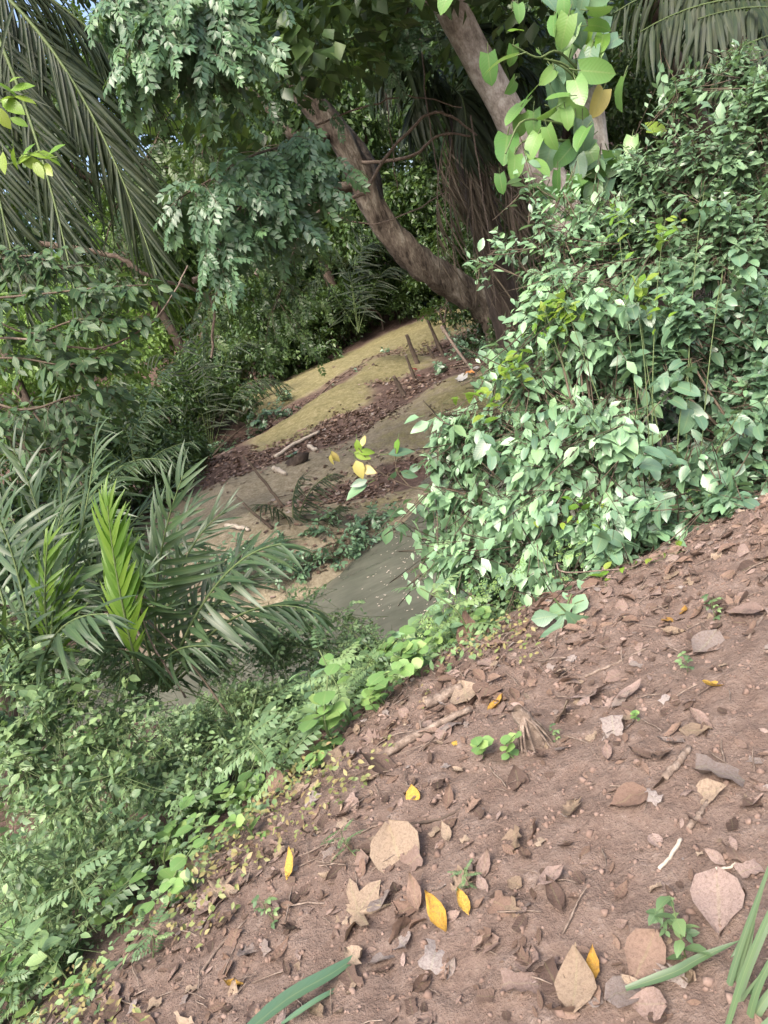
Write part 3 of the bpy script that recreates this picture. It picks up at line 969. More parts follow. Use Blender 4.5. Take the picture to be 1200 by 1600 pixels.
b = at(985, 560, 5.6)
b[2] = gz(b[0], b[1])
tr = thing('pale_tree', 'slim pale barked tree carrying the big leaved climber at the top', 'tree', b)
tree_trunk(tr, [b, at(950, 420, 5.55), at(932, 240, 5.5), at(918, 120, 5.5), at(908, -20, 5.5), at(880, -300, 5.6), at(850, -600, 5.8)], .10, .06, 'bark_pale', seed=4)
PO = []
for px, py, lp, ang, mk in [
    (680 + 15, 0, 60, 110, 'pothos'), (810, 45, 34, -40, 'fresh'), (775, 95, 75, 115, 'pothos'), (765, 115, 60, 120, 'pothos'), (800, 92, 40, 100, 'pothos'), (855, 120, 42, 120, 'pothos'),
    (800, 137, 44, 105, 'pothos'), (825, 150, 40, 95, 'pothos'), (845, 90, 34, 110, 'pothos'), (880, 55, 64, 130, 'pothos'), (937, 38, 52, -10, 'pothos'), (914, 62, 44, 95, 'fresh'), (940, 68, 48, 100, 'fresh'),
    (937, 112, 76, 20, 'pothos'), (935, 163, 60, 95, 'yellowing'), (900, 178, 80, 25, 'pothos'), (888, 185, 46, 110, 'pothos'), (853, 180, 44, 120, 'pothos'), (815, 165, 46, 90, 'pothos'), (800, 180, 50, 120, 'pothos'),
    (790, 235, 78, 110, 'pothos'), (805, 262, 60, 65, 'pothos'), (812, 205, 48, 80, 'pothos'), (860, 220, 52, 110, 'pothos'), (832, 200, 60, 100, 'pothos'), (926, 245, 58, 95, 'pothos'), (961, 260, 56, 100, 'pothos'),
    (850, 260, 54, 60, 'pothos'), (880, 245, 60, 105, 'pothos'), (905, 145, 64, 80, 'pothos'), (862, 40, 46, 100, 'pothos'), (950, 100, 60, 60, 'pothos'), (870, 150, 50, 150, 'pothos'), (783, 290, 40, 100, 'pothos'),
    (965, 330, 50, 85, 'fresh'), (1030, 200, 46, -20, 'fresh'), (870, 290, 56, 80, 'pothos'), (905, 215, 56, 100, 'pothos'), (880, 20, 50, 80, 'pothos'), (940, 20, 52, 30, 'pothos'), (985, 230, 46, 90, 'pothos'),
    (830, 230, 60, 95, 'pothos'), (895, 300, 60, 110, 'pothos'), (925, 310, 60, 80, 'pothos'), (850, 310, 50, 100, 'pothos'), (812, 20, 40, 70, 'pothos')]:
    PO.append((px, py, 5.3 - rng.uniform(0, .25), lp, ang, mk))
for k in range(44):
    t = rng.random()
    PO.append((905 + 30 * t + rng.normal(0, 26), -10 + 330 * t, 5.42 - rng.uniform(0, .22), rng.uniform(46, 74), rng.normal(95, 35), 'bush_dark' if k % 3 else 'pothos'))
PO = [(a, b_, c, d * .8, e + rng.normal(0, 25), f) for a, b_, c, d, e, f in PO]
sprig('climbing_vine', 'big heart leaved yellow green climber hanging on the slim pale trunk', 'vine', at(930, 240, 5.45),
      [[(930, 300, 5.38), (905, 200, 5.36), (915, 110, 5.38), (905, 10, 5.38)], [(905, 110, 5.3), (870, 80, 5.2), (840, 90, 5.15), (800, 70, 5.1)], [(910, 125, 5.3), (880, 100, 5.2), (850, 92, 5.15)],
       [(900, 200, 5.3), (860, 190, 5.2), (815, 190, 5.15), (790, 240, 5.1)], [(905, 130, 5.3), (880, 105, 5.2), (846, 88, 5.2)], [(890, 220, 5.3), (820, 220, 5.2), (795, 260, 5.2)]],
      PO, None, TS_HEART, 'heart', stem_r=.009, fj=.6)

# sprig with yellow leaves in front of the far bank
sprig('yellow_sprig', 'thin twig with wilting yellow leaves in front of the mossy bank', 'twig', at(760, 800, 4.25),
      [[(760, 800, 4.25), (700, 775, 4.3), (640, 760, 4.3), (590, 735, 4.3), (560, 700, 4.3)], [(640, 760, 4.3), (620, 735, 4.3), (618, 700, 4.3)], [(700, 775, 4.3), (690, 740, 4.3), (620, 820, 4.25)]],
      [(567, 712, 4.3, 30, 20, 'fresh'), (560, 700, 4.3, 28, 80, 'fresh'), (568, 688, 4.3, 20, -80, 'yellowing'), (562, 735, 4.3, 34, 70, 'yellowing'), (578, 735, 4.3, 28, 20, 'yellowing'), (525, 716, 4.3, 26, 60, 'yellowing'), (518, 722, 4.3, 22, 90, 'yellowing'),
       (575, 705, 4.3, 30, -10, 'fresh'), (620, 698, 4.3, 26, 100, 'fresh'), (628, 706, 4.3, 44, -10, 'bush_dark'), (555, 768, 4.3, 44, 150, 'bush_dark'), (560, 755, 4.3, 30, 160, 'bush_dark'), (640, 742, 4.3, 30, 20, 'bush_dark'), (612, 748, 4.3, 26, 120, 'bush_dark'), (650, 730, 4.3, 26, -30, 'bush_dark'),
       (618, 803, 4.25, 28, 20, 'bush_dark'), (625, 825, 4.25, 24, 50, 'bush_dark'), (605, 840, 4.25, 34, 100, 'bush_dark'), (660, 800, 4.25, 30, 60, 'bush_dark'), (680, 720, 4.25, 32, 40, 'bush_dark'), (655, 668, 4.3, 36, 150, 'bush_light'), (640, 655, 4.3, 30, 170, 'bush_light')],
      None, TS_OV, 'ov', stem_r=.004, stemmat='stem_brown')

# two big obovate leaves at the foot of the bush
TS_OBO = tset(lambda i: leaf_tmpl('obovate', 5, .15, .35, .62, .08, i + 80))
sprig('broad_seedling', 'low seedling with two broad dark green leaves at the bush foot', 'plant', at(885, 955, 3.05),
      [[(885, 1020, 3.08), (882, 985, 3.06), (885, 955, 3.05)]], [(870, 1005, 3.0, 100, 108, 'bush_dark'), (912, 985, 3.0, 92, 45, 'bush_dark'), (875, 955, 3.05, 50, 150, 'bush_light'), (905, 945, 3.05, 44, -60, 'bush_light'), (850, 965, 3.05, 46, 170, 'bush_dark')], None, TS_OBO, 'obo', stemmat='stem_green', facing=(-.1, -1, .15), fj=.15)
# left edge bright sprig
LS = []
for px, py, lp, ang in [(15, 140, 44, 20), (35, 135, 40, -20), (20, 165, 48, 30), (5, 185, 40, 60), (30, 190, 30, 20), (10, 150, 36, -60), (40, 155, 34, 10), (25, 120, 28, -50), (50, 255, 44, 20), (70, 240, 44, -10), (35, 245, 40, 160), (60, 265, 34, 60), (85, 250, 30, 20), (20, 250, 36, 100), (75, 265, 30, 60), (45, 232, 30, -60), (88, 232, 34, -30), (5, 255, 36, 90)]:
    LS.append((px, py, 4.2, lp, ang, 'fresh'))
sprig('leafy_twig', 'bright lit green twig poking in at the upper left edge', 'twig', at(-60, 260, 4.3), [[(-60, 150, 4.3), (0, 160, 4.25), (45, 145, 4.2)], [(-60, 150, 4.3), (-60, 260, 4.3), (20, 255, 4.25), (90, 245, 4.2)]], LS, None, TS_EL, 'el', stem_r=.005)


# ------------------------------------------------------------------ palms
STRIP = [leaf_tmpl('strip', 5, .35, d, .075, 0, i) + (tn,) for i, (d, tn) in enumerate([(.25, .1), (.4, .35), (.55, .6), (.35, .85), (.7, .5), (.15, .95)])]
LOWSTRIP = leaf_tmpl('strip', 3, .35, .45, .075)


def frond(root, p0, p1, p2, n, L, mat, droop=.35, fwd=.75, ind=True, up=(0, -.3, 1), r0=.010, name='frond', lname='leaflet', spiky=.17, wide=1.0, stemmat='stem_green', tones=None):
    """one palm frond: the rachis is the part, its leaflets are sub-parts"""
    P = bez(p0, p1, p2, 16)
    V, Q, U = tube_data(P, np.linspace(r0, r0 * .25, 16), 5)
    fr = child(name, mesh_np('rachis', V, Q, MAT[stemmat], U), root)
    t = np.repeat(np.linspace(.14, .99, n), 2)
    sg = np.tile([-1, 1], n)
    i = t * 15
    i0 = np.minimum(i.astype(int), 14)
    p = P[i0] + (P[i0 + 1] - P[i0]) * (i - i0)[:, None]
    T = nrm(np.gradient(P, axis=0))[i0]
    side = nrm(np.cross(T, np.asarray(up, float)))
    ang = fwd * (1.15 - .75 * t ** 2)
    d = T * np.cos(ang)[:, None] + side * (sg * np.sin(ang))[:, None] + np.array([0, 0, -1.]) * (droop * (1 + .3 * rng.normal(size=len(t))))[:, None] + rng.normal(0, spiky, (len(t), 3))
    nn = np.cross(side, T) + np.asarray(up, float) * .5 + rng.normal(0, .15, (len(t), 3))
    R = basis(d, nn)
    R[:, :, 0] *= wide
    sc = L * (0.45 + .62 * np.sin(np.pi * np.clip(.12 + .80 * t, 0, 1))) * rng.uniform(.72, 1.12, len(t))
    b = Vector(root.location)
    if ind:
        ms = tmpl_meshes('strip', STRIP, MAT[mat], lname)
        for k in range(len(t)):
            o = bpy.data.objects.new(lname, ms[rng.integers(len(ms))])
            COL.objects.link(o)
            o.parent = fr
            o.matrix_basis = mat44(R[k], p[k], sc[k])
    else:
        me = stuff_mesh('leaflets', LOWSTRIP, p, R, sc, rng.random(len(t)), MAT[mat])
        o = bpy.data.objects.new('leaflets', me)
        COL.objects.link(o)
        o.parent = fr
        tag(o, kind='stuff')
    return fr


def palm(name, label, base, fronds, group=None, cap=300):
    root = thing(name, label, 'palm', base, group)
    used = 0
    for f in fronds:
        pts, n, L, mat = f[:4]
        kw = f[4] if len(f) > 4 else {}
        q = [at(*a) if not isinstance(a, np.ndarray) else a for a in pts]
        ind = used + 2 * n <= cap
        if kw.get('ind') is False:
            ind = False
        kw = {k: v for k, v in kw.items() if k != 'ind'}
        if ind:
            used += 2 * n
        frond(root, *q, n, L, mat, ind=ind, **kw)
    return root


bp = at(262, 1090, 4.2)
palm('young_palm', 'young palm with one bright yellow green frond among blue green ones, left of the creek', bp, [
    ([(220, 1060, 3.9), (180, 920, 3.75), (168, 790, 3.7)], 30, .27, 'palm_bright', dict(droop=-.05, fwd=.5, up=(-.35, -1, .2), spiky=.06, wide=1.4)),
    ([(250, 1060, 4.2), (225, 900, 4.0), (285, 745, 3.8)], 18, .36, 'palm', dict(droop=.0, fwd=.9, up=(-.25, -1, .35), wide=1.35)),
    ([(260, 1060, 4.2), (290, 960, 4.1), (420, 890, 4.0)], 24, .27, 'palm', dict(droop=.15, up=(-.1, -.8, .6), wide=1.0)),
    ([(250, 1070, 4.2), (260, 860, 4.3), (350, 800, 4.2)], 18, .30, 'palm', dict(droop=.1, up=(-.1, -.9, .5))),
    ([(250, 1070, 4.2), (200, 930, 4.0), (225, 900, 3.7)], 12, .30, 'palm', dict(droop=.3, up=(0, -1, .4))),
    ([(260, 1080, 4.2), (340, 1000, 4.2), (430, 960, 4.1)], 18, .28, 'palm', dict(droop=.35)),
    ([(255, 1080, 4.2), (240, 1000, 3.9), (330, 1010, 3.7)], 16, .26, 'palm', dict(droop=.45)),
    ([(255, 1080, 4.2), (310, 900, 4.4), (420, 850, 4.5)], 18, .32, 'palm', dict(droop=.15, up=(-.1, -.9, .5), wide=1.2)),
    ([(255, 1080, 4.2), (230, 880, 4.5), (300, 790, 4.7)], 18, .34, 'palm', dict(droop=.1, up=(-.1, -.9, .5), wide=1.2)),
    ([(255, 1080, 4.2), (360, 960, 4.5), (460, 940, 4.6)], 18, .26, 'palm', dict(droop=.4)),
    ([(255, 1080, 4.1), (370, 900, 3.9), (500, 960, 3.8)], 20, .30, 'palm', dict(droop=.55, wide=1.3)),
    ([(255, 1080, 4.1), (330, 860, 3.9), (440, 850, 3.7)], 20, .34, 'palm', dict(droop=.45, wide=1.4)),
    ([(90, 1080, 4.0), (60, 950, 3.9), (75, 850, 3.8)], 16, .24, 'palm_bright', dict(droop=.05, fwd=.6, up=(-.3, -1, .2), wide=1.4)),
    ([(255, 1080, 4.2), (180, 960, 4.3), (130, 860, 4.3)], 18, .32, 'palm', dict(droop=.2, wide=1.2)),
    ([(255, 1080, 4.2), (230, 1010, 3.9), (150, 1010, 3.7)], 16, .30, 'palm', dict(droop=.5, wide=1.2)),
])
bp3 = at(90, 1000, 5.6)
palm('young_palm', 'grey green palm thicket behind the two nearer young palms at left', bp3, [
    ([(90, 1000, 5.6), (60, 800, 5.7), (-40, 780, 5.7)], 20, .42, 'palm', dict(droop=.3, wide=1.2)),
    ([(90, 1000, 5.6), (140, 800, 5.7), (190, 720, 5.6)], 20, .42, 'palm', dict(droop=.25, wide=1.2)),
    ([(90, 1000, 5.6), (110, 780, 5.7), (80, 650, 5.8)], 20, .42, 'palm', dict(droop=.25, wide=1.2)),
    ([(90, 1000, 5.6), (200, 850, 5.7), (300, 850, 5.6)], 20, .42, 'palm', dict(droop=.35, wide=1.2)),
    ([(90, 1000, 5.6), (180, 820, 5.9), (270, 760, 6.0)], 20, .42, 'palm', dict(droop=.3, wide=1.2)),
    ([(90, 1000, 5.6), (10, 860, 5.5), (-30, 900, 5.4)], 20, .42, 'palm', dict(droop=.35, wide=1.2)),
    ([(90, 1000, 5.6), (230, 920, 5.4), (380, 950, 5.2)], 20, .40, 'palm', dict(droop=.4, wide=1.2)),
])
bp2 = at(40, 1120, 3.9)
palm('young_palm', 'dark young palm with broad drooping strips at the left edge', bp2, [
    ([(60, 1100, 3.9), (40, 860, 3.9), (-30, 760, 3.9)], 20, .34, 'palm', dict(droop=.2, wide=1.3)),
    ([(60, 1100, 3.9), (120, 900, 3.9), (20, 700, 4.0)], 20, .34, 'palm', dict(droop=.15, wide=1.3)),
    ([(60, 1100, 3.9), (130, 860, 4.0), (150, 690, 4.1)], 20, .32, 'palm', dict(droop=.2, wide=1.2)),
    ([(60, 1100, 3.9), (60, 950, 3.6), (170, 960, 3.4)], 18, .32, 'palm', dict(droop=.5, wide=1.4)),
    ([(60, 1100, 3.9), (20, 980, 3.6), (-40, 960, 3.3)], 14, .32, 'palm', dict(droop=.5, wide=1.4)),
    ([(60, 1100, 3.9), (90, 1000, 3.9), (110, 830, 4.0)], 16, .26, 'palm_bright', dict(droop=.05, wide=1.3)),
    ([(60, 1100, 3.9), (60, 900, 4.2), (110, 760, 4.5)], 20, .34, 'palm', dict(droop=.2)),
    ([(60, 1100, 3.9), (-20, 900, 4.2), (-60, 640, 4.5)], 20, .34, 'palm', dict(droop=.2)),
])
# tall palm behind upper left, dark arching fronds
bq = at(-150, 900, 8.4)
bq[2] = gz(bq[0], bq[1])
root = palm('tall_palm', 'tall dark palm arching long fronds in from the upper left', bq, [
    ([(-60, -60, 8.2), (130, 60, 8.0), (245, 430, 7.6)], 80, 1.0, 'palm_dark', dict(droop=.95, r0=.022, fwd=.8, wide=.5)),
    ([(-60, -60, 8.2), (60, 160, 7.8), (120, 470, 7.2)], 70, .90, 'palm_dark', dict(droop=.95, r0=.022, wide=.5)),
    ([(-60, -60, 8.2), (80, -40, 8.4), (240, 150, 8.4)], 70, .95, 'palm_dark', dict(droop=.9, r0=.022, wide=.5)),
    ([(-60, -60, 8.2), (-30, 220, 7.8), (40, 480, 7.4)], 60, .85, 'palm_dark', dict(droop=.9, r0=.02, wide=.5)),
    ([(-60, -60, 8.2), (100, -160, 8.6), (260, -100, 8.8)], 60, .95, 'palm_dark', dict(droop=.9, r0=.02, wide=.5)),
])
tree_trunk(root, [bq, at(-120, 500, 8.4), at(-60, -60, 8.2)], .16, .12, 'bark_dark', seed=9)
# palm in the upper right
bq = at(1420, 500, 6.6)
bq[2] = gz(bq[0], bq[1])
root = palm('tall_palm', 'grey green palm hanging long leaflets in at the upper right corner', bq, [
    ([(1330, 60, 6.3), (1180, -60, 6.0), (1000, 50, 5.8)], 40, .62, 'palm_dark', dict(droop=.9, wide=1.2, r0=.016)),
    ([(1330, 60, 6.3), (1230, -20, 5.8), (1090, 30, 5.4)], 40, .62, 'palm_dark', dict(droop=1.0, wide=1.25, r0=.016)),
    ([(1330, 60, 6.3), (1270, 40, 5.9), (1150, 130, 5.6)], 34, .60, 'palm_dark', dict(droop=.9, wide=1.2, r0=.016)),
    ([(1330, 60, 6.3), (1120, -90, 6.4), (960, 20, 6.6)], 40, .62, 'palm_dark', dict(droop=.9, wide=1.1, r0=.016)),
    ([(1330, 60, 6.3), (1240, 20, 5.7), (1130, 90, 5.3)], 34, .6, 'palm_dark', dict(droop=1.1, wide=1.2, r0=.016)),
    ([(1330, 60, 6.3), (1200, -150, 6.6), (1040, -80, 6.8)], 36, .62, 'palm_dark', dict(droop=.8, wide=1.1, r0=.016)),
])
tree_trunk(root, [bq, at(1380, 300, 6.5), at(1330, 60, 6.3)], .12, .10, 'bark_dark', seed=11)

# palm with a skirt of dead fronds beside the leaning trunk
bq = at(800, 560, 14.5)
bq[2] = gz(bq[0], bq[1])
cr = at(705, 150, 14.0)
root = thing('shaggy_palm', 'shaggy palm with a skirt of dead brown fronds behind the climber', 'palm', bq)
tree_trunk(root, [bq, at(770, 400, 14.3), cr], .34, .22, 'bark_dark', seed=13)
used = 0
for px, py, Y, mx, my in [(600, 40, 13.5, 650, 60), (640, 200, 13.3, 650, 110), (780, 210, 13.2, 770, 110), (840, 120, 13.2, 780, 60), (760, 10, 13.8, 720, 40), (660, -40, 14, 680, 40), (730, 240, 12.8, 730, 120), (590, 130, 13.2, 640, 80), (820, 20, 14, 770, 30)]:
    frond(root, cr, at(mx, my, Y), at(px, py, Y), 34, .95, 'palm_dark', droop=.8, r0=.02, ind=used < 4)
    used += 1
for k in range(13):
    px = 690 + k * 12 + rng.normal(0, 8)
    p0 = at(700 + k * 7, 170 + rng.normal(0, 30), 13.7)
    p2 = at(px + 20, 330 + rng.uniform(0, 180), 13.3 + rng.uniform(-.4, .4))
    frond(root, p0 + rng.normal(0, .12, 3), (p0 + p2) / 2 + np.array([rng.normal(0, .3), -.4, .45]), p2 + rng.normal(0, .2, 3), 15, .85, 'dry_palm', droop=1.6, r0=.014, ind=k < 1, name='dry_frond', stemmat='twig_dry', wide=.5, spiky=.3)

# smaller palms on and beyond the far bank
for lab, base, frs, mt in [
    ('small palm with a pale feathery frond on the far left bank', (215, 740, 11.5), [((215, 740), (180, 640), (275, 635)), ((215, 740), (200, 660), (160, 600)), ((215, 740), (240, 700), (300, 690)), ((215, 740), (150, 690), (110, 680)), ((215, 740), (220, 600), (265, 570))], 'palm'),
    ('grey wilted low palm on the mossy berm over the creek', (462, 838, 11.2), [((462, 838), (470, 760), (520, 740)), ((462, 838), (440, 780), (400, 790)), ((462, 838), (450, 770), (470, 745)), ((462, 838), (520, 800), (530, 790)), ((462, 838), (410, 830), (380, 850))], 'palm_dark'),
    ('small palm with arched fronds below the leaning trunk', (560, 520, 20.0), [((560, 520), (530, 370), (600, 380)), ((560, 520), (550, 400), (520, 400)), ((560, 520), (570, 360), (560, 350)), ((560, 520), (590, 400), (625, 420)), ((560, 520), (500, 420), (490, 440))], 'palm_dark'),
    ('spreading palm in front of the dark forest at centre left', (330, 720, 19.0), [((330, 720), (300, 520), (230, 560)), ((330, 720), (340, 500), (400, 540)), ((330, 720), (310, 520), (320, 480)), ((330, 720), (360, 560), (440, 600)), ((330, 720), (280, 600), (210, 640)), ((330, 720), (330, 500), (260, 500))], 'palm_dark'),
    ('low palm half hidden behind the left fronds', (130, 800, 9.0), [((130, 800), (100, 640), (20, 640)), ((130, 800), (150, 600), (200, 560)), ((130, 800), (130, 560), (120, 520)), ((130, 800), (180, 700), (260, 720)), ((130, 800), (60, 700), (0, 720))], 'palm')]:
    b = at(*base)
    b[2] = min(gz(b[0], b[1]), b[2])
    Y = base[2]
    palm('small_palm', lab, b, [([(px0, py0, Y), (mx, my, Y - .1), (ex_, ey_, Y - .5)], 24, Y * .035, mt, dict(droop=.45, r0=.012, wide=.9)) for (px0, py0), (mx, my), (ex_, ey_) in frs])

# ------------------------------------------------------------------ big leaning trunk and its limbs
b = at(775, 505, 19.5)
b[2] = gz(b[0], b[1]) - .1
root = thing('leaning_tree', 'thick brown leaning tree trunk crossing the middle of the forest', 'tree', b)
tree_trunk(root, [b, at(770, 490, 19.4), at(712, 448, 19.0), at(645, 402, 18.5), at(585, 330, 18.2), at(530, 215, 17.8), at(450, 120, 17.4), at(380, 50, 17), at(290, -60, 16.5), at(150, -220, 16)], .36, .17, 'bark', 18, 60, .22, 3, flare=.22)
for pts, r0, r1 in [([(590, 335, 18.2), (560, 230, 18.8), (420, 110, 19), (370, 70, 19)], .2, .14), ([(560, 290, 18.1), (500, 300, 17.6), (455, 330, 17), (400, 430, 16.5)], .12, .05),
                    ([(520, 205, 17.8), (470, 220, 17.2), (380, 130, 16.8)], .14, .07), ([(400, 70, 17.1), (270, 80, 16.5), (170, 110, 16)], .16, .07),
                    ([(290, -60, 16.5), (300, -200, 15), (420, -300, 14)], .2, .06)]:
    P = smoothpath([at(*q) for q in pts], 16)
    V, Q, U = tube_data(P, np.linspace(r0, r1, 16), 9, .15, 5)
    child('limb', mesh_np('limb', V, Q, MAT['bark'], U), root)
LEAN_ROOT = root
# pale second trunk
b = at(960, 520, 10.5)
b[2] = gz(b[0], b[1])
root = thing('leaning_tree', 'pale grey leaning trunk behind the climber at the top', 'tree', b)
tree_trunk(root, [b, at(880, 335, 10.2), at(830, 245, 10), at(755, 110, 9.8), at(690, -10, 9.6), at(600, -200, 9.4)], .24, .15, 'bark_pale', 14, 30, .1, 8, flare=.1)
child('limb', mesh_np('limb', *tube_data(smoothpath([at(700, 10, 9.6), at(660, 0, 9.5), at(610, -40, 9.4)], 10), .05, 7, .1)[:2], MAT['bark_pale']), root)
# bare arching branches
for lab, pts, r in [('bare pale branch arching over the gap below the trunk', [(470, 325, 12), (560, 305, 12), (600, 250, 12), (660, 185, 12), (700, 180, 12), (745, 210, 12.3)], .03),
                    ('thin bare branch beside the dead palm fronds', [(565, 255, 13), (640, 245, 12.6), (690, 210, 12.6), (750, 215, 12.9)], .028),
                    ('thin pale liana curving through the leaves at the left edge', [(-20, 528, 5.0), (60, 532, 5.0), (150, 545, 5.0), (230, 510, 5.0), (270, 460, 5.0), (292, 415, 5.1)], .008),
                    ('grey crooked branch under the hanging pinnate leaves', [(300, 440, 9), (330, 415, 9), (380, 360, 9.3), (420, 340, 9.5), (500, 330, 9.8)], .035),
                    ('dark crooked branch in the left thicket', [(60, 380, 9), (180, 400, 9), (230, 430, 9), (330, 470, 9.4), (330, 560, 9.4)], .03)]:
    P = smoothpath([at(*q) for q in pts], 24)
    P = P + rng.normal(0, r * .3, P.shape)
    V, Q, U = tube_data(P, np.linspace(r, r * .5, 24), 6, .1)
    o = link('bare_branch' if 'liana' not in lab else 'liana', mesh_np('branch', V - P[0], Q, MAT['twig_dry'], U), None, P[0])
    tag(o, lab, 'branch' if 'liana' not in lab else 'liana')


for lab, pts, r in [('thin hanging aerial root in front of the leaning trunk', [(600, 60, 12), (606, 180, 11.9), (622, 300, 11.9)], .012), ('thin hanging strand left of the shaggy palm skirt', [(655, 40, 12), (672, 200, 12), (700, 360, 12)], .012),
                    ('long drooping strand crossing the dead palm skirt', [(735, 180, 12.2), (760, 340, 12), (775, 470, 12)], .012), ('thin hanging strand between the climber and the skirt', [(790, 200, 11), (800, 330, 11), (812, 430, 11)], .010),
                    ('fine bare twig arching above the arching pale branch', [(480, 200, 11.5), (560, 170, 11.5), (640, 150, 11.5), (720, 170, 11.8)], .014), ('fine bare twig crossing the lower leaning trunk', [(500, 330, 11.5), (580, 350, 11.4), (640, 330, 11.4), (700, 300, 11.6)], .014)]:
    P = smoothpath([at(*q) for q in pts], 18)
    P = P + rng.normal(0, r * .8, P.shape)
    V, Q, U = tube_data(P, np.linspace(r, r * .5, 18), 5, .1)
    tag(link('hanging_strand' if 'twig' not in lab else 'bare_branch', mesh_np('strand', V - P[0], Q, MAT['twig_dry'], U), None, P[0]), lab, 'vine' if 'twig' not in lab else 'branch')

# ------------------------------------------------------------------ overhanging leafy branches (compound leaves)
def overhang(label, paths, mat, size, per, nind, TS, low, key, r=.018, name='leafy_branch', minpx=10, tw=.55, group=None, barkm='stem_brown', hang=.55):
    base = at(*paths[0][0])
    root = thing(name, label, 'branch', base, group)
    tb = Tubes()
    Ps, Rs, Ss = [], [], []
    for pts in paths:
        P = smoothpath([at(*q) for q in pts], 22)
        tb.add(P, np.linspace(r, r * .35, 22), 6)
        T = nrm(np.gradient(P, axis=0))
        for k in range(2, 22):
            for q in range(per):
                sd = nrm(np.cross(T[k], np.array([0, 0, 1.])) * rng.choice([-1, 1]) + T[k] * rng.uniform(.1, .9) + rng.normal(0, .4, 3))
                L = tw * rng.uniform(.4, 1)
                e = P[k] + sd * L + np.array([0, 0, -hang * L * .7])
                tb.add(bez(P[k], P[k] + sd * L * .6, e, 5), [r * .25, r * .22, r * .18, r * .14, r * .1], 3)
                m = 5
                tt = np.linspace(.3, 1, m)[:, None]
                pp = (1 - tt) ** 2 * P[k] + 2 * tt * (1 - tt) * (P[k] + sd * L * .6) + tt * tt * e
                s2 = nrm(np.cross(sd, np.array([0, 0, 1.])))
                sg = np.where(np.arange(m) % 2 == 0, 1, -1)[:, None]
                d = sd * .6 + s2 * sg * .6 + np.array([0, 0, -hang]) + rng.normal(0, .25, (m, 3))
                Ps.append(pp)
                Rs.append(basis(d, np.array([-.1, -.5, .9]) + rng.normal(0, .4, (m, 3))))
                Ss.append(rng.uniform(*size, m))
    tb.build('twig', MAT[barkm], root)
    foliage(root, key, TS, low, MAT[mat], np.vstack(Ps), np.vstack(Rs), np.concatenate(Ss), nind=nind, minpx=minpx)
    return root


overhang('drooping branch of pale shiny pinnate leaves left of the leaning trunk', [[(470, 230, 8.3), (440, 230, 8), (390, 245, 7.6), (330, 280, 7.4), (280, 310, 7.3)], [(450, 230, 8), (420, 280, 7.8), (370, 330, 7.6), (330, 390, 7.5)], [(470, 230, 8.3), (470, 270, 8.0), (440, 320, 7.8)]],
         'pinnate', (.16, .25), 2, 300, TS_PIN, LOW_PIN, 'pin', tw=.5, hang=.7)
overhang('hanging branches of pale leaves across the top left edge of the frame', [[(420, -120, 7.4), (340, -60, 7.2), (310, 0, 7), (300, 90, 6.8)], [(420, -120, 7.4), (350, -20, 7.0), (335, 80, 6.7)], [(340, -60, 7.2), (240, -30, 7), (160, 0, 6.8)], [(300, -40, 7), (250, 20, 6.8), (215, 70, 6.7)]],
         'pinnate', (.15, .24), 2, 300, TS_PIN, LOW_PIN, 'pin', tw=.4, hang=.9)
overhang('high canopy branches with fine leaves at the top centre', [[(620, -160, 12), (560, -40, 11.5), (480, 40, 11), (440, 120, 10.8)], [(620, -160, 12), (640, 0, 11.5), (600, 80, 11)], [(560, -100, 11.6), (500, -20, 11.4), (400, 0, 11.2), (340, 90, 11)]],
         'pinnate', (.15, .24), 2, 200, TS_PIN, LOW_PIN, 'pin', tw=.75)
overhang('airy curtain of fine dark foliage behind the hanging pinnate leaves', [[(380, 40, 12), (300, 120, 11.8), (240, 230, 11.6), (220, 330, 11.5)], [(380, 40, 12), (330, 190, 11.6), (300, 300, 11.5)], [(440, 300, 12), (380, 400, 11.8), (330, 470, 11.6)], [(240, 230, 11.6), (180, 330, 11.4), (150, 440, 11.2)], [(480, 330, 12.5), (450, 420, 12.2), (430, 480, 12)]],
         'far_leaf', (.14, .22), 2, 250, TS_PIN, LOW_PIN, 'pin', tw=.8, hang=.8)
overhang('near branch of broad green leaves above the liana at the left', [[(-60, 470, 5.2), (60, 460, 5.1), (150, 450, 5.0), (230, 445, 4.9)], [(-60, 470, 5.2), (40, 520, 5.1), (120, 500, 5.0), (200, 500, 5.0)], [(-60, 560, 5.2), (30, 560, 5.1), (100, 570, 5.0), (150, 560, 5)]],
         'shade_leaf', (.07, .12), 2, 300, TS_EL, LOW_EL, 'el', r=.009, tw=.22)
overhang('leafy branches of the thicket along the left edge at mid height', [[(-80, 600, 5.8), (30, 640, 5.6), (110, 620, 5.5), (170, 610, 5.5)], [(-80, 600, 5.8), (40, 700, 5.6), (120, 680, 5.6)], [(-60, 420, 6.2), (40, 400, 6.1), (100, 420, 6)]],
         'shade_leaf', (.06, .115), 3, 300, TS_EL, LOW_EL, 'el', r=.012, tw=.35)

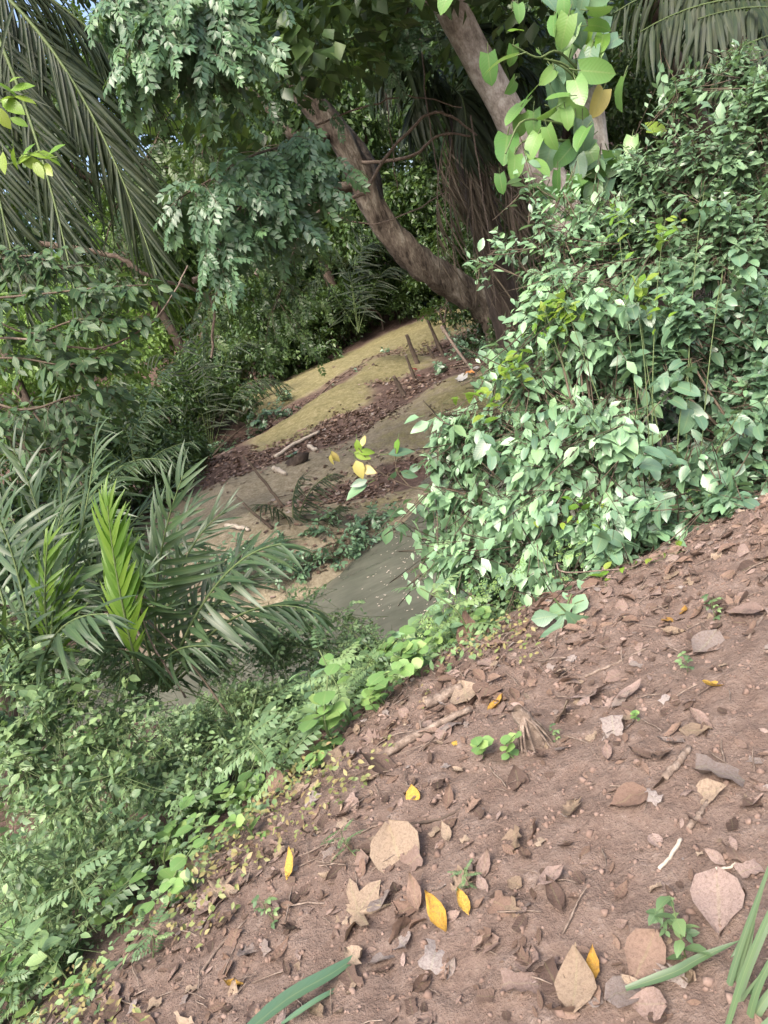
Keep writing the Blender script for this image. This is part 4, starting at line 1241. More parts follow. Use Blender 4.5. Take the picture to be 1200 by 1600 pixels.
# ------------------------------------------------------------------ forest behind
def crown_mesh(name, lobes, n, size, mat, seed):
    r = np.random.default_rng(seed)
    lobes = [(np.array(c, float), rad) for c, rad in lobes]
    wt = np.array([x[1] ** 2 for x in lobes])
    Ps, Rs, Ss = [], [], []
    for (c, rad), m in zip(lobes, (n * wt / wt.sum()).astype(int)):
        # leaves gathered in small clumps so that gaps remain
        nc = max(6, m // 16)
        u = nrm(r.normal(size=(nc, 3)))
        cc = c + u * rad * r.random((nc, 1)) ** .45 * np.array([1, 1, .8])
        k = r.integers(nc, size=m)
        p = cc[k] + r.normal(0, rad * .10, (m, 3))
        o = nrm(cc[k] - c + r.normal(0, .25 * rad, (m, 3)))
        d = o + np.array([0, 0, -.5]) + r.normal(0, .55, (m, 3))
        nn = np.array([0, -.3, .9]) + o * .5 + r.normal(0, .45, (m, 3))
        Ps.append(p)
        Rs.append(basis(d, nn))
        Ss.append(r.uniform(*size, m))
    P, R, S = np.vstack(Ps), np.vstack(Rs), np.concatenate(Ss)
    return stuff_mesh(name, TRI, P, R, S, r.random(len(P)), mat, False)


def rlobes(seed, n, sx, sz, r0, r1, h0):
    r = np.random.default_rng(seed)
    out = []
    for _ in range(n):
        a, q = r.uniform(0, 6.283), math.sqrt(r.random())
        out.append((np.array([math.cos(a) * q * sx, math.sin(a) * q * sx, h0 + r.random() * sz]), r.uniform(r0, r1)))
    return out


CROWNS = [crown_mesh('crown', rlobes(100 + i, 16, 2.6, 5.0, .9, 1.5, 2.6), 11000, (.14, .26), MAT['far_leaf'], 200 + i) for i in range(3)]
UNDER = [crown_mesh('foliage', rlobes(120 + i, 9, 1.3, 1.6, .55, .9, .4), 5200, (.10, .19), MAT['far_leaf'], 220 + i) for i in range(3)]
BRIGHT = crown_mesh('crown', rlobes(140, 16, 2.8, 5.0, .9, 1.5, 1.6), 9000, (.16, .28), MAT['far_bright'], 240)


def trunk_me(seed, h, r):
    rr = np.random.default_rng(seed)
    P = smoothpath([(0, 0, -.3), (rr.normal(0, .15), rr.normal(0, .15), h * .35), (rr.normal(0, .4), rr.normal(0, .4), h * .7), (rr.normal(0, .5), rr.normal(0, .5), h)], 16)
    V, Q, U = tube_data(P, np.linspace(r, r * .35, 16), 9, .12, seed)
    return mesh_np('trunk', V, Q, MAT['bark_dark'], U)


TRUNKS = [trunk_me(i, 6.5, .16 + .04 * i) for i in range(3)]
STEMS = [trunk_me(i + 9, 1.6, .05) for i in range(3)]


def ftree(x, y, s, i, name='forest_tree', label='tall dark green forest tree standing in the woods behind the creek', cat='tree', crown=None, trunk=None, group='trees of the forest behind the creek', rz=None, sz=1.0):
    if group:
        q = project(np.array([[x, y, gz(x, y) + 1.5 * s]]))
        label = place_words(('distant ' if y > 30 else 'nearer ') + ('large ' if s > 1.15 else 'small ') + 'dark green ' + ('forest tree' if cat == 'tree' else 'forest shrub'), q[0][0], q[1][0], LM_FAR) or label
    root = thing(name, label, cat, (x, y, gz(x, y)), group)
    root.rotation_euler = (0, 0, rng.uniform(0, 6.283) if rz is None else rz)
    root.scale = (s, s, s * sz)
    o = link('trunk' if cat == 'tree' else 'stem', trunk or TRUNKS[i % 3], root)
    c = link('crown' if cat == 'tree' else 'foliage', crown or CROWNS[i % 3], root)
    return root


for px, py, Y, sc_ in [(430, -330, 15, .9), (640, -330, 16, 1.0)]:  # crowns of the leaning tree above the frame, added for shade
    c = link('crown', CROWNS[int(rng.integers(3))], LEAN_ROOT)
    q = at(px, py, Y) - np.array([0, 0, 4.6 * sc_]) - np.array(LEAN_ROOT.location)
    c.location = tuple(q)
    c.scale = (sc_, sc_, sc_ * .8)
for x, y, sc_, lab in [(-9.0, 10.5, 1.25, 'tall canopy tree added for shade beyond the left palms'), (7.5, 13.5, 1.25, 'tall canopy tree added for shade behind the right hand bushes'), (5.6, 9.0, 1.2, 'tall canopy tree added for shade close behind the upper right palm')]:  # canopy trees mostly out of view, added to shade the far bank
    root = thing('added_canopy_tree', lab, 'tree', (x, y, gz(x, y)))
    P = smoothpath([(x, y, gz(x, y) - .2), (x + .1, y, gz(x, y) + 2.5), (x + .3 * np.sign(-x), y - .2, gz(x, y) + 5), (x + .6 * np.sign(-x), y - .3, gz(x, y) + 8)], 20)
    V, Q, U = tube_data(P, np.linspace(.20, .10, 20), 10, .14, 4)
    child('trunk', mesh_np('trunk', V, Q, MAT['bark_dark'], U), root)
    c = link('crown', CROWNS[int(rng.integers(3))], root, (1.2 * np.sign(-x), -.2, 3.6))
    c.scale = (sc_ * 1.25, sc_ * 1.25, sc_ * .75)
k = 0
for x, y, s in [(-1.2, 29, 1.1), (1.8, 29.5, 1.2), (5.5, 29, 1.2), (9.5, 26, 1.2), (12.5, 22, 1.1), (-21, 24, 1.2), (3, 35, 1.5), (10, 33, 1.5), (16, 28, 1.4),
                (-22, 33, 1.6), (-15, 38, 1.8), (-7, 40, 1.8), (1, 41, 1.9), (9, 41, 1.8), (18, 37, 1.8), (-26, 42, 2), (-16, 47, 2.2), (-4, 48, 2.3), (8, 48, 2.3), (20, 46, 2.2), (8.5, 19.5, .9), (6.5, 22.5, 1.0), (10, 17, .8), (-12.5, 15.5, .7)]:
    ftree(x, y, s, k)
    k += 1
# understorey
k = 0
for px, py, Y, s in [(90, 770, 14, 1.0), (160, 720, 16, 1.0), (40, 700, 15, 1.2), (230, 660, 19, 1.0), (300, 690, 20.5, .9), (360, 660, 22, .9), (250, 610, 23, .9), (330, 580, 25, 1.0), (410, 600, 26.5, 1.1), (470, 560, 27, 1.1), (530, 535, 28, 1.0), (590, 505, 29, 1.0), (650, 480, 30, 1.1), (400, 520, 30, 1.7), (480, 490, 31, 1.5),
                     (560, 460, 32, 1.4), (640, 430, 33, 1.5), (740, 455, 24, 1.0), (800, 450, 22, 1.0), (860, 470, 19, .9), (790, 520, 19.5, .7), (830, 560, 17, .6), (150, 640, 25, .9), (60, 640, 24, .9), (-20, 760, 13, 1.2), (720, 395, 28, 1.4), (200, 690, 15.5, .7), (290, 740, 17.0, .55), (120, 830, 11.5, .7), (930, 500, 16, .9), (900, 420, 20, 1.2)]:
    p = at(px, py, Y)
    ftree(p[0], p[1], s, k, 'forest_shrub', 'dark green leafy shrub in the understorey of the forest', 'shrub', UNDER[k % 3], STEMS[k % 3], 'shrubs of the forest understorey')
    k += 1
ftree(-4.4, 30, 1.25, 0, 'sunlit_tree', 'pale yellow green tree coloured as sunlit in a gap of the forest at left', 'tree', BRIGHT, group=None)
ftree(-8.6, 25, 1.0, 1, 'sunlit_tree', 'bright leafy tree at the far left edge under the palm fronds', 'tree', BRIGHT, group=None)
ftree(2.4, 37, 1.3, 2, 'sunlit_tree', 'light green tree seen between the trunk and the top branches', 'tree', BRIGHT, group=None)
# far wooded rise
xs = rng.uniform(-55, 55, 34000)
ys = rng.uniform(50, 66, 34000)
zs = ground_z(xs, ys) + rng.random(34000) ** .8 * (11 + 7 * vnoise(xs * .15, ys * 0))
d = rng.normal(0, .6, (34000, 3)) + np.array([0, 0, -.5])
me = stuff_mesh('distant_woods', TRI, np.stack([xs, ys, zs], -1), basis(d, np.array([0, -.6, .8]) + rng.normal(0, .4, (34000, 3))), rng.uniform(.5, 1.0, 34000), rng.random(34000), MAT['far_leaf'], False)
tag(link('distant_woods', me), 'distant wall of mixed woodland closing the view', 'woods', kind='stuff')

# creeper covered bank at the water
for lab, base, lobes, n, sz in [
    ('dark ivy like creeper spilling over the far bank to the water', (-.75, 10.6), [(560, 840, 10.6, .35), (520, 870, 10.2, .35), (580, 815, 11, .3), (500, 830, 10.8, .35), (470, 880, 10, .3), (610, 800, 11.2, .25), (540, 860, 10.4, .3), (595, 830, 10.8, .25)], 240, (.08, .14)),
    ('scrubby green bush on the left end of the far bank', (-2.9, 10.5), [(430, 880, 9.8, .3), (380, 860, 10, .3), (340, 880, 9.8, .35), (440, 850, 10.4, .25)], 90, (.08, .15)),
    ('low leafy plants growing along the far side of the upper berm', (-.4, 20.4), [(480, 640, 20.4, .3), (520, 612, 21, .28), (560, 585, 21.6, .28), (610, 555, 22.8, .3), (455, 655, 19.8, .25)], 80, (.10, .18)),
    ('tangled undergrowth between the stick fence and the shaggy palm', (4.3, 18.5), [(720, 555, 18.6, .45), (760, 540, 18.5, .5), (720, 520, 20.5, .5), (790, 560, 17.5, .5), (690, 570, 18.2, .3), (760, 500, 20, .6)], 150, (.10, .18)),
    ('tufts of dark foliage at the left foot of the berms', (-3.2, 18), [(430, 640, 19.5, .35), (400, 660, 19.5, .4), (350, 700, 18.5, .35), (300, 720, 17.5, .4), (440, 610, 21.5, .3)], 130, (.10, .18))]:
    shrub('bank_shrub', lab, 'shrub', base, lob(lobes), n, 8, sz, 'bush_dark', TS_OV, LOW_OV, 'ov', nind=120, spread=.8)


# ------------------------------------------------------------------ weeds on the near slope
def scatter_cover(name, label, n, area, hfun, size, T, mat, cond, up=.7):
    xs = rng.uniform(area[0], area[1], n * 3)
    ys = rng.uniform(area[2], area[3], n * 3)
    keep = cond(xs, ys)
    xs, ys = xs[keep][:n], ys[keep][:n]
    m = len(xs)
    h = hfun(xs, ys) * rng.random(m) ** .7
    z = surf_z(xs, ys) + .01 + h
    d = np.stack([rng.normal(0, 1, m), rng.normal(-.25, 1, m), rng.normal(.1, .35, m)], -1)
    nn = np.array([-.1, -.35, 1.0]) + rng.normal(0, .35, (m, 3))
    me = stuff_mesh(name, T, np.stack([xs, ys, z], -1), basis(d, nn), rng.uniform(*size, m), rng.random(m), MAT[mat])
    return tag(link(name, me), label, 'ground cover', kind='stuff')


def patchy(x, y, f=1.6, o=0.0):
    return vnoise(x * f + o, y * f + o * .7) + .5 * vnoise(x * f * 2.7 + 5, y * f * 2.7) + .25


wcond = lambda x, y: (edge_s(x, y) > -.20 + 1.0 * vnoise(x * 2.1, y * 2.1) + .35 * vnoise(x * 6, y * 6) - .08 * (x < -.4)) & (x < .35 + .9 * (y > 3.9)) & (ground_z(x, y) > -1.62)
hh = lambda x, y: np.clip(.05 + .30 * np.clip(edge_s(x, y), 0, 1) * (.5 + patchy(x, y)), .03, .5) * np.where(x > -.4, .75, 1.0)
scatter_cover('ground_cover', 'low green small leaved weeds covering the slope above the creek', 15000, (-4.5, 2.2, .8, 7.2), hh, (.022, .055), LOW_OV, 'weed', lambda x, y: wcond(x, y) & (patchy(x, y) > -.05))
scatter_cover('ground_cover', 'feathery pinnate weeds mixed through the slope cover', 2600, (-4.5, 2.0, .8, 7.0), hh, (.06, .13), pinnate_tmpl(5, .22, 5, 2, .46), 'weed', lambda x, y: wcond(x, y) & (patchy(x, y, 1.3, 7) > .1))
scatter_cover('ground_cover', 'yellowing tiny weeds along the edge of the bare dirt', 2600, (-2.4, .4, 1.2, 3.6), lambda x, y: x * 0 + .07, (.015, .035), LOW_OV, 'weed_dry', lambda x, y: (np.abs(edge_s(x, y) + .12) < .25 + .4 * vnoise(x * 3, y * 3)) & (patchy(x, y, 2.4, 3) > .1))
scatter_cover('ground_cover', 'pale green fine weeds at the foot of the bush by the water', 3200, (-.1, 1.7, 3.5, 6.6), lambda x, y: x * 0 + .22, (.02, .045), pinnate_tmpl(3, .34, 8, 2, .55), 'weed_pale', lambda x, y: (edge_s(x, y) > .15) & (patchy(x, y, 2, 1) > .0))

# individual weeds
TS_PINW = tset(lambda i: pinnate_tmpl(6 + i % 3, .2, i + 30, 2, .48))


def make_weed(kind, mat, seed):
    r = np.random.default_rng(seed)
    h = {'round': .12, 'pin': .2, 'tri': .2, 'broad': .26}[kind]
    TS, key = {'round': (TS_ROUND, 'round'), 'pin': (TS_PINW, 'pinw'), 'tri': (TS_TRI, 'tri'), 'broad': (TS_OV, 'ov')}[kind]
    L = {'round': (.04, .06), 'pin': (.10, .17), 'tri': (.08, .13), 'broad': (.07, .12)}[kind]
    nl = {'round': 8, 'pin': 9, 'tri': 8, 'broad': 9}[kind]
    P = smoothpath([(0, 0, -.03), (r.normal(0, .02), r.normal(0, .02), h * .5), (r.normal(0, .04), r.normal(0, .04) - .02, h)], 8)
    V, Q, U = tube_data(P, np.linspace(.004, .002, 8), 5)
    parts = [('stem', mesh_np('stem', V, Q, MAT['stem_green'], U), Matrix.Identity(4))]
    ms = tmpl_meshes(key, TS, MAT[mat])
    for k in range(nl):
        t = .25 + .75 * k / (nl - 1)
        p = P[int(t * 7)]
        a = k * 2.4 + r.normal(0, .3)
        d = np.array([math.cos(a), math.sin(a), .35 - .2 * r.random()])
        R = basis(d, np.array([0, -.35, 1.]) + r.normal(0, .15, 3))
        parts.append(('leaf', ms[r.integers(len(ms))], mat44(R, p, r.uniform(*L))))
    return parts


WEEDS = {('round', 0): make_weed('round', 'weed_pale', 1), ('round', 1): make_weed('round', 'weed_pale', 2), ('pin', 0): make_weed('pin', 'weed', 3), ('pin', 1): make_weed('pin', 'weed', 4),
         ('tri', 0): make_weed('tri', 'weed', 5), ('tri', 1): make_weed('tri', 'weed', 6), ('broad', 0): make_weed('broad', 'weed', 7), ('broad', 1): make_weed('broad', 'bush_light', 8)}


def weed(kind, var, p, s, label, group=None, name='weed', cat='weed'):
    root = thing(name, label, cat, p, group)
    root.rotation_euler = (rng.normal(0, .12), rng.normal(0, .12), rng.uniform(0, 6.28))
    root.scale = (s, s, s)
    for nm, me_, mtx in WEEDS[(kind, var)]:
        o = bpy.data.objects.new(nm, me_)
        COL.objects.link(o)
        o.parent = root
        o.matrix_basis = mtx
    return root


def hit(px, py):
    """where the picture ray meets the near ground"""
    d = ray(px, py)
    t = np.linspace(.8, 9, 900)
    Q = CAM + d[None] * t[:, None]
    z = surf_z(Q[:, 0], Q[:, 1])
    i = int(np.argmax(Q[:, 2] < z))
    return np.array([Q[i, 0], Q[i, 1], z[i]])


for kind, lab, n, grp, s0, s1 in [('round', 'light green round leaved weed standing in the slope cover', 60, 'round leaved weeds on the slope', .75, 1.5), ('pin', 'feathery pinnate leaved weed in the slope cover', 30, 'feathery weeds on the slope', .9, 1.5),
                                  ('tri', 'three leafleted weed in the slope cover', 26, 'three leafleted weeds on the slope', .7, 1.2), ('broad', 'broad leaved weed rising from the slope cover', 26, 'broad leaved weeds on the slope', .7, 1.2)]:
    c = 0
    while c < n:
        x, y = rng.uniform(-3.2, .4), rng.uniform(1.4, 5.6)
        s = float(edge_s(np.array([x]), np.array([y]))[0])
        if s < (-.12 if kind == 'round' else .0) or s > (.9 if kind == 'round' else 2.2):
            continue
        p = (x, y, float(surf_z(np.array([x]), np.array([y]))[0]))
        q = project(np.array([p]))
        if not (-40 < q[0][0] < 800 and 900 < q[1][0] < 1640):
            continue
        sw = rng.uniform(s0, s1)
        weed(kind, c % 2, p, sw * 1.15 * min(1.0, .38 * math.hypot(x, y) - .05), place_words(('small ' if sw < (s0 + s1) / 2 else 'large ') + lab.split(' weed')[0] + ' weed', q[0][0], q[1][0], LM_WEED) or lab, grp)
        c += 1
for px, py, kind, s, lab in [(530, 1160, 'round', 2.0, 'cluster of pale round seedling leaves beside the brown veined leaf'), (450, 1165, 'round', 2.1, 'pale round seedling left of the brown veined leaf'), (400, 1185, 'round', 2.0, 'pale round seedling at the lower slope corner'), (500, 1120, 'round', 2.0, 'pale round seedling highest on the weedy edge'),
                             (1072, 1500, 'broad', .55, 'small yellow green seedling between dry leaves near the grass tuft'), (1068, 1465, 'tri', .45, 'dark little seedling against a dry leaf at lower right'), (993, 1128, 'round', .35, 'lone round green leaflet on the bare dirt'), (755, 1190, 'round', .9, 'seedling of blue green round leaves below the root stump'),
                             (805, 1185, 'round', .8, 'seedling climbing the side of the root stump'), (1075, 1050, 'tri', .35, 'tiny seedling on the dirt below the orange leaves'), (1120, 965, 'tri', .4, 'tiny seedling at the right below the bush'), (560, 1340, 'pin', .5, 'small feathery weed alone near the tan leaf'), (430, 1440, 'tri', .4, 'small weed left of the big palmate dry leaf'),
                             (740, 1390, 'pin', .3, 'thin sprout behind the curled yellow leaf'), (870, 1160, 'tri', .25, 'tiny sprout right of the root stump'), (650, 1050, 'tri', .6, 'weed at the top edge of the dirt by the water'), (590, 1110, 'round', 1.0, 'weed at the edge of the leaf litter above the fallen branch'),
                             (235, 1500, 'pin', .6, 'feathery weed at the dirt edge lower left'), (60, 1560, 'pin', .8, 'yellow green feathery weed at the lower left corner'), (210, 1230, 'pin', 1.3, 'pale feathery weed standing above the dark log'), (620, 1010, 'tri', .9, 'weed leaning out over the water'), (30, 1270, 'broad', .7, 'broad leaved weed by the dark log at the left edge')]:
    weed(kind, 0, hit(px, py), s, lab)


# taller leafy weeds over the creek and at left
shrub('weed_thicket', 'fresh green weed thicket in front of the water', 'shrub', (-.35, 4.4), lob([(480, 1000, 4.6, .22), (550, 1010, 4.8, .2), (610, 1030, 4.8, .17), (420, 1010, 4.5, .22), (660, 1040, 4.6, .12), (540, 960, 5.0, .14), (470, 940, 5.0, .16)]), 230, 8, (.035, .07), 'weed', TS_OV, LOW_OV, 'ov', stemmat='stem_green', stem_r=.006)
shrub('weed_thicket', 'shady weed thicket under the young palm', 'shrub', (-.9, 3.9), lob([(370, 1090, 3.9, .2), (300, 1130, 3.7, .2), (420, 1090, 4.0, .17), (250, 1180, 3.5, .2), (330, 1030, 4.2, .15), (200, 1060, 4.0, .2), (150, 1010, 4.2, .2), (420, 1000, 4.6, .2), (380, 1160, 3.4, .1), (300, 1210, 3.2, .1)]), 380, 8, (.04, .08), 'weed', TS_TRI, LOW_TRI, 'tri', stemmat='stem_green', stem_r=.006)
shrub('weed_thicket', 'leafy weed thicket along the left edge below the palms', 'shrub', (-1.7, 3.1), lob([(60, 1100, 3.4, .18), (130, 1160, 3.3, .18), (40, 1200, 3.2, .18), (180, 1110, 3.5, .16), (0, 1140, 3.3, .18), (100, 1060, 3.5, .16), (20, 1040, 3.7, .2), (100, 1230, 3.0, .14), (180, 1210, 3.1, .14), (0, 980, 4.0, .2)]), 340, 8, (.045, .085), 'weed', TS_OV, LOW_OV, 'ov', stemmat='stem_green', stem_r=.006)
shrub('weed_thicket', 'low tangle of weeds in the lower left corner', 'shrub', (-1.75, 2.5), lob([(60, 1400, 2.6, .12), (20, 1330, 2.7, .14), (120, 1340, 2.7, .12), (30, 1480, 2.4, .12), (110, 1270, 2.9, .12), (200, 1300, 2.8, .10), (90, 1480, 2.4, .08)]), 180, 8, (.03, .06), 'weed', TS_OV, LOW_OV, 'ov', stemmat='stem_green', stem_r=.005)


# ------------------------------------------------------------------ grass at lower right, long blades
def blade(root, pts, wpx, mat='grass', name='blade', tone=.5):
    P = smoothpath([at(*q) for q in pts], 10)
    T = nrm(np.gradient(P, axis=0))
    sd = nrm(np.cross(T, CAM - P + np.array([0, 0, 1.2])))
    nn = np.cross(sd, T)
    dep = (P - CAM) @ fw
    wd = (np.array([.6, .9, 1, 1, 1, .95, .85, .65, .4, .05]) * wpx * .5 * dep / F)[:, None]
    V = np.stack([P - sd * wd - nn * wd * .3, P, P + sd * wd - nn * wd * .3], 1).reshape(-1, 3)
    i = np.arange(9)[:, None] * 3 + np.arange(2)[None]
    Q = np.stack([i, i + 1, i + 4, i + 3], -1).reshape(-1, 4)
    uv = np.stack([np.tile([0, .5, 1], 10), np.repeat(np.linspace(0, 1, 10), 3)], -1)
    me = mesh_np(name, V, Q, MAT[mat], uv, {'tone': np.full(len(V), tone)})
    return me, P[0]


g0 = hit(1160, 1640)
root = thing('grass_tuft', 'tuft of long pale green grass blades at the lower right corner', 'grass', g0)
for pts, wpx, tn in [([(1120, 1640, 1.25), (1145, 1530, 1.28), (1205, 1340, 1.3)], 15, .7), ([(1115, 1640, 1.25), (1150, 1500, 1.28), (1215, 1320, 1.3)], 10, .3), ([(1130, 1640, 1.22), (1165, 1520, 1.24), (1230, 1380, 1.26)], 14, .9), ([(1125, 1640, 1.2), (1170, 1500, 1.2), (1240, 1340, 1.2)], 9, .5), ([(1160, 1640, 1.2), (1185, 1540, 1.2), (1240, 1440, 1.2)], 11, .4), ([(1105, 1640, 1.25), (1110, 1580, 1.3), (1130, 1520, 1.35)], 8, .6), ([(1110, 1620, 1.26), (1120, 1560, 1.3), (1160, 1460, 1.35)], 11, .4), ([(1150, 1650, 1.2), (1190, 1570, 1.2), (1260, 1490, 1.2)], 15, .8),
                     ([(1135, 1640, 1.24), (1150, 1560, 1.26), (1180, 1440, 1.3)], 13, .6), ([(1170, 1660, 1.15), (1200, 1600, 1.15), (1260, 1570, 1.12)], 16, .9), ([(1140, 1640, 1.24), (1170, 1560, 1.24), (1215, 1480, 1.24)], 9, .3), ([(1105, 1615, 1.27), (1135, 1590, 1.25), (1190, 1520, 1.2)], 10, .85)]:
    me, _ = blade(root, pts, wpx, tone=tn)
    child('blade', me, root)
for lab, pts, wpx, mk, tn in [('fallen grey green grass blade slanting across dry leaves at lower right', [hit(985, 1562), hit(1060, 1535), hit(1100, 1515), hit(1165, 1488)], 15, 'grass', .05),
                              ('dark green long blade reaching in from the bottom edge', [(370, 1625, 1.55), (450, 1560, 1.65), (520, 1520, 1.72), (580, 1480, 1.8)], 24, 'bush_dark', .2),
                              ('thin dark blade lying beside the long green one', [(440, 1600, 1.6), (500, 1560, 1.66), (560, 1530, 1.74)], 9, 'bush_dark', .5)]:
    P = [np.append(q[:2], q[2] + .03) if isinstance(q, np.ndarray) else at(*q) for q in pts]
    tmp_at, at_ = at, None
    PP = smoothpath(P, 10)
    T = nrm(np.gradient(PP, axis=0))
    sd = nrm(np.cross(T, np.array([0, -.4, 1.])))
    dep = (PP - CAM) @ fw
    wd = (np.array([.5, .8, 1, 1, 1, .95, .85, .65, .4, .05]) * wpx * .5 * dep / F)[:, None]
    up_ = np.cross(sd, T) * wd * .35
    V = np.stack([PP - sd * wd + up_, PP, PP + sd * wd + up_], 1).reshape(-1, 3)
    i = np.arange(9)[:, None] * 3 + np.arange(2)[None]
    Q = np.stack([i, i + 1, i + 4, i + 3], -1).reshape(-1, 4)
    uv = np.stack([np.tile([0, .5, 1], 10), np.repeat(np.linspace(0, 1, 10), 3)], -1)
    o = link('fallen_grass', mesh_np('grass_blade', V - PP[0], Q, MAT[mk], uv, {'tone': np.full(len(V), tn)}), None, PP[0])
    tag(o, lab, 'grass blade')


# ------------------------------------------------------------------ fallen leaves
def dry_tmpl(seed, kind='ovate', nx=4, ny=5):
    r = np.random.default_rng(seed)
    t = np.linspace(0, 1, ny + 1)
    if kind == 'lobed':
        ny = 6
        t = np.linspace(0, 1, ny + 1)
        wd = np.array([.25, .9, .5, 1.0, .55, .75, .06])
    elif kind == 'long':
        wd = np.maximum(np.sin(np.pi * t ** .9), .05) * .45
    elif kind == 'frag':
        wd = r.uniform(.35, .9, ny + 1)
    elif kind == 'heart':
        wd = np.array([.75, 1.0, .95, .75, .42, .04])
    else:
        wd = np.maximum(np.sin(np.pi * t ** .8), .06) * .8
    curl = r.uniform(.1, .85)
    bend = r.uniform(-.5, .5)
    V, uv = [], []
    for i in range(ny + 1):
        for j in range(nx + 1):
            s = (j / nx - .5) * 2
            ww = wd[i] * .5
            ang = s * curl
            x = ww * (math.sin(ang) / max(curl, .05)) if curl > .05 else ww * s
            z = ww * (1 - math.cos(ang)) / max(curl, .05) + bend * (t[i] - .5) ** 2 + r.normal(0, .038)
            y = t[i] + r.normal(0, .02) + (0.06 * (1 - abs(s)) if kind != 'lobed' else .22 * abs(s) * (1 if i % 2 else -1) * .6)
            V.append((x, y - .5, z))
            uv.append((j / nx, t[i]))
    V = np.array(V)
    V[:, 2] -= V[:, 2].min() * .7
    i = np.arange(ny)[:, None] * (nx + 1) + np.arange(nx)[None]
    Q = np.stack([i, i + 1, i + nx + 2, i + nx + 1], -1).reshape(-1, 4)
    return V, Q, np.array(uv)


def palmate_tmpl(seed):
    r = np.random.default_rng(seed)
    na, nr = 28, 3
    th_ = np.arange(na) * 2 * math.pi / na
    lob_ = np.where(np.arange(na) % 4 == 0, 1.0, np.where(np.arange(na) % 4 == 2, .48, .72)) * (1 + r.normal(0, .07, na))
    lob_[[13, 14, 15]] *= .45
    V, uv = [(0, 0, .05)], [(.5, .5)]
    for k in range(1, nr + 1):
        f = k / nr
        for a in range(na):
            rad = .5 * f * (lob_[a] * f + .7 * (1 - f))
            V.append((math.sin(th_[a]) * rad * .85, math.cos(th_[a]) * rad, .05 + .10 * f * f * math.sin(2 * th_[a] + seed) + r.normal(0, .03) * f + (.03 if a % 4 == 0 else -.02) * f))
            uv.append((.5 + .15 * (a % 4) * f, f))
    Q = [(0, 0, 1 + a, 1 + (a + 1) % na) for a in range(na)]
    T3 = [(0, 1 + (a + 1) % na, 1 + a) for a in range(na)]
    for k in range(nr - 1):
        for a in range(na):
            i, j = 1 + k * na + a, 1 + k * na + (a + 1) % na
            T3 += [(i, j, j + na), (i, j + na, i + na)]
    return np.array(V), np.array(T3), np.array(uv)


DRY = {}
for kind, cnt in (('ovate', 4), ('long', 3), ('frag', 3), ('lobed', 2), ('heart', 2)):
    DRY[kind] = [dry_tmpl(300 + 17 * i + len(kind), kind) for i in range(cnt)]
DRY['palmate'] = [palmate_tmpl(5), palmate_tmpl(6)]
_dm = {}


def dry_mesh(kind, v, mk, tone):
    key = (kind, v, mk, round(tone, 1))
    if key not in _dm:
        V, Q, U = DRY[kind][v]
        _dm[key] = mesh_np('dry_leaf', V, Q, MAT[mk], U, {'tone': np.full(len(V), tone)}, True)
    return _dm[key]


def put_dry(p, L, kind, mk, label, group=None, tilt=.25, tone=None, yaw=None, name='dry_leaf', cat='leaf', lift=.004, pitch=0.0):
    o = bpy.data.objects.new(name, dry_mesh(kind, int(rng.integers(len(DRY[kind]))), mk, float(rng.choice([.1, .3, .5, .7, .9])) if tone is None else tone))
    COL.objects.link(o)
    e = .06
    gx = float(ground_z(np.array([p[0] + e]), np.array([p[1]]))[0] - ground_z(np.array([p[0] - e]), np.array([p[1]]))[0]) / (2 * e)
    gy = float(ground_z(np.array([p[0]]), np.array([p[1] + e]))[0] - ground_z(np.array([p[0]]), np.array([p[1] - e]))[0]) / (2 * e)
    nn = nrm(np.array([-gx, -gy, 1.0]) + rng.normal(0, tilt, 3))
    a = (rng.uniform(0, 6.283) if not pitch else 1.57 + rng.normal(0, .5)) if yaw is None else yaw
    d = np.array([math.cos(a), math.sin(a), pitch])
    d = d - nn * (d @ nn) * (0 if pitch else 1)
    R = basis(d, nn)
    o.matrix_basis = mat44(R, np.array(p) + nn * lift + np.array([0, 0, L * .42 * pitch / math.hypot(1, pitch)]), L)
    return tag(o, label, cat, group)


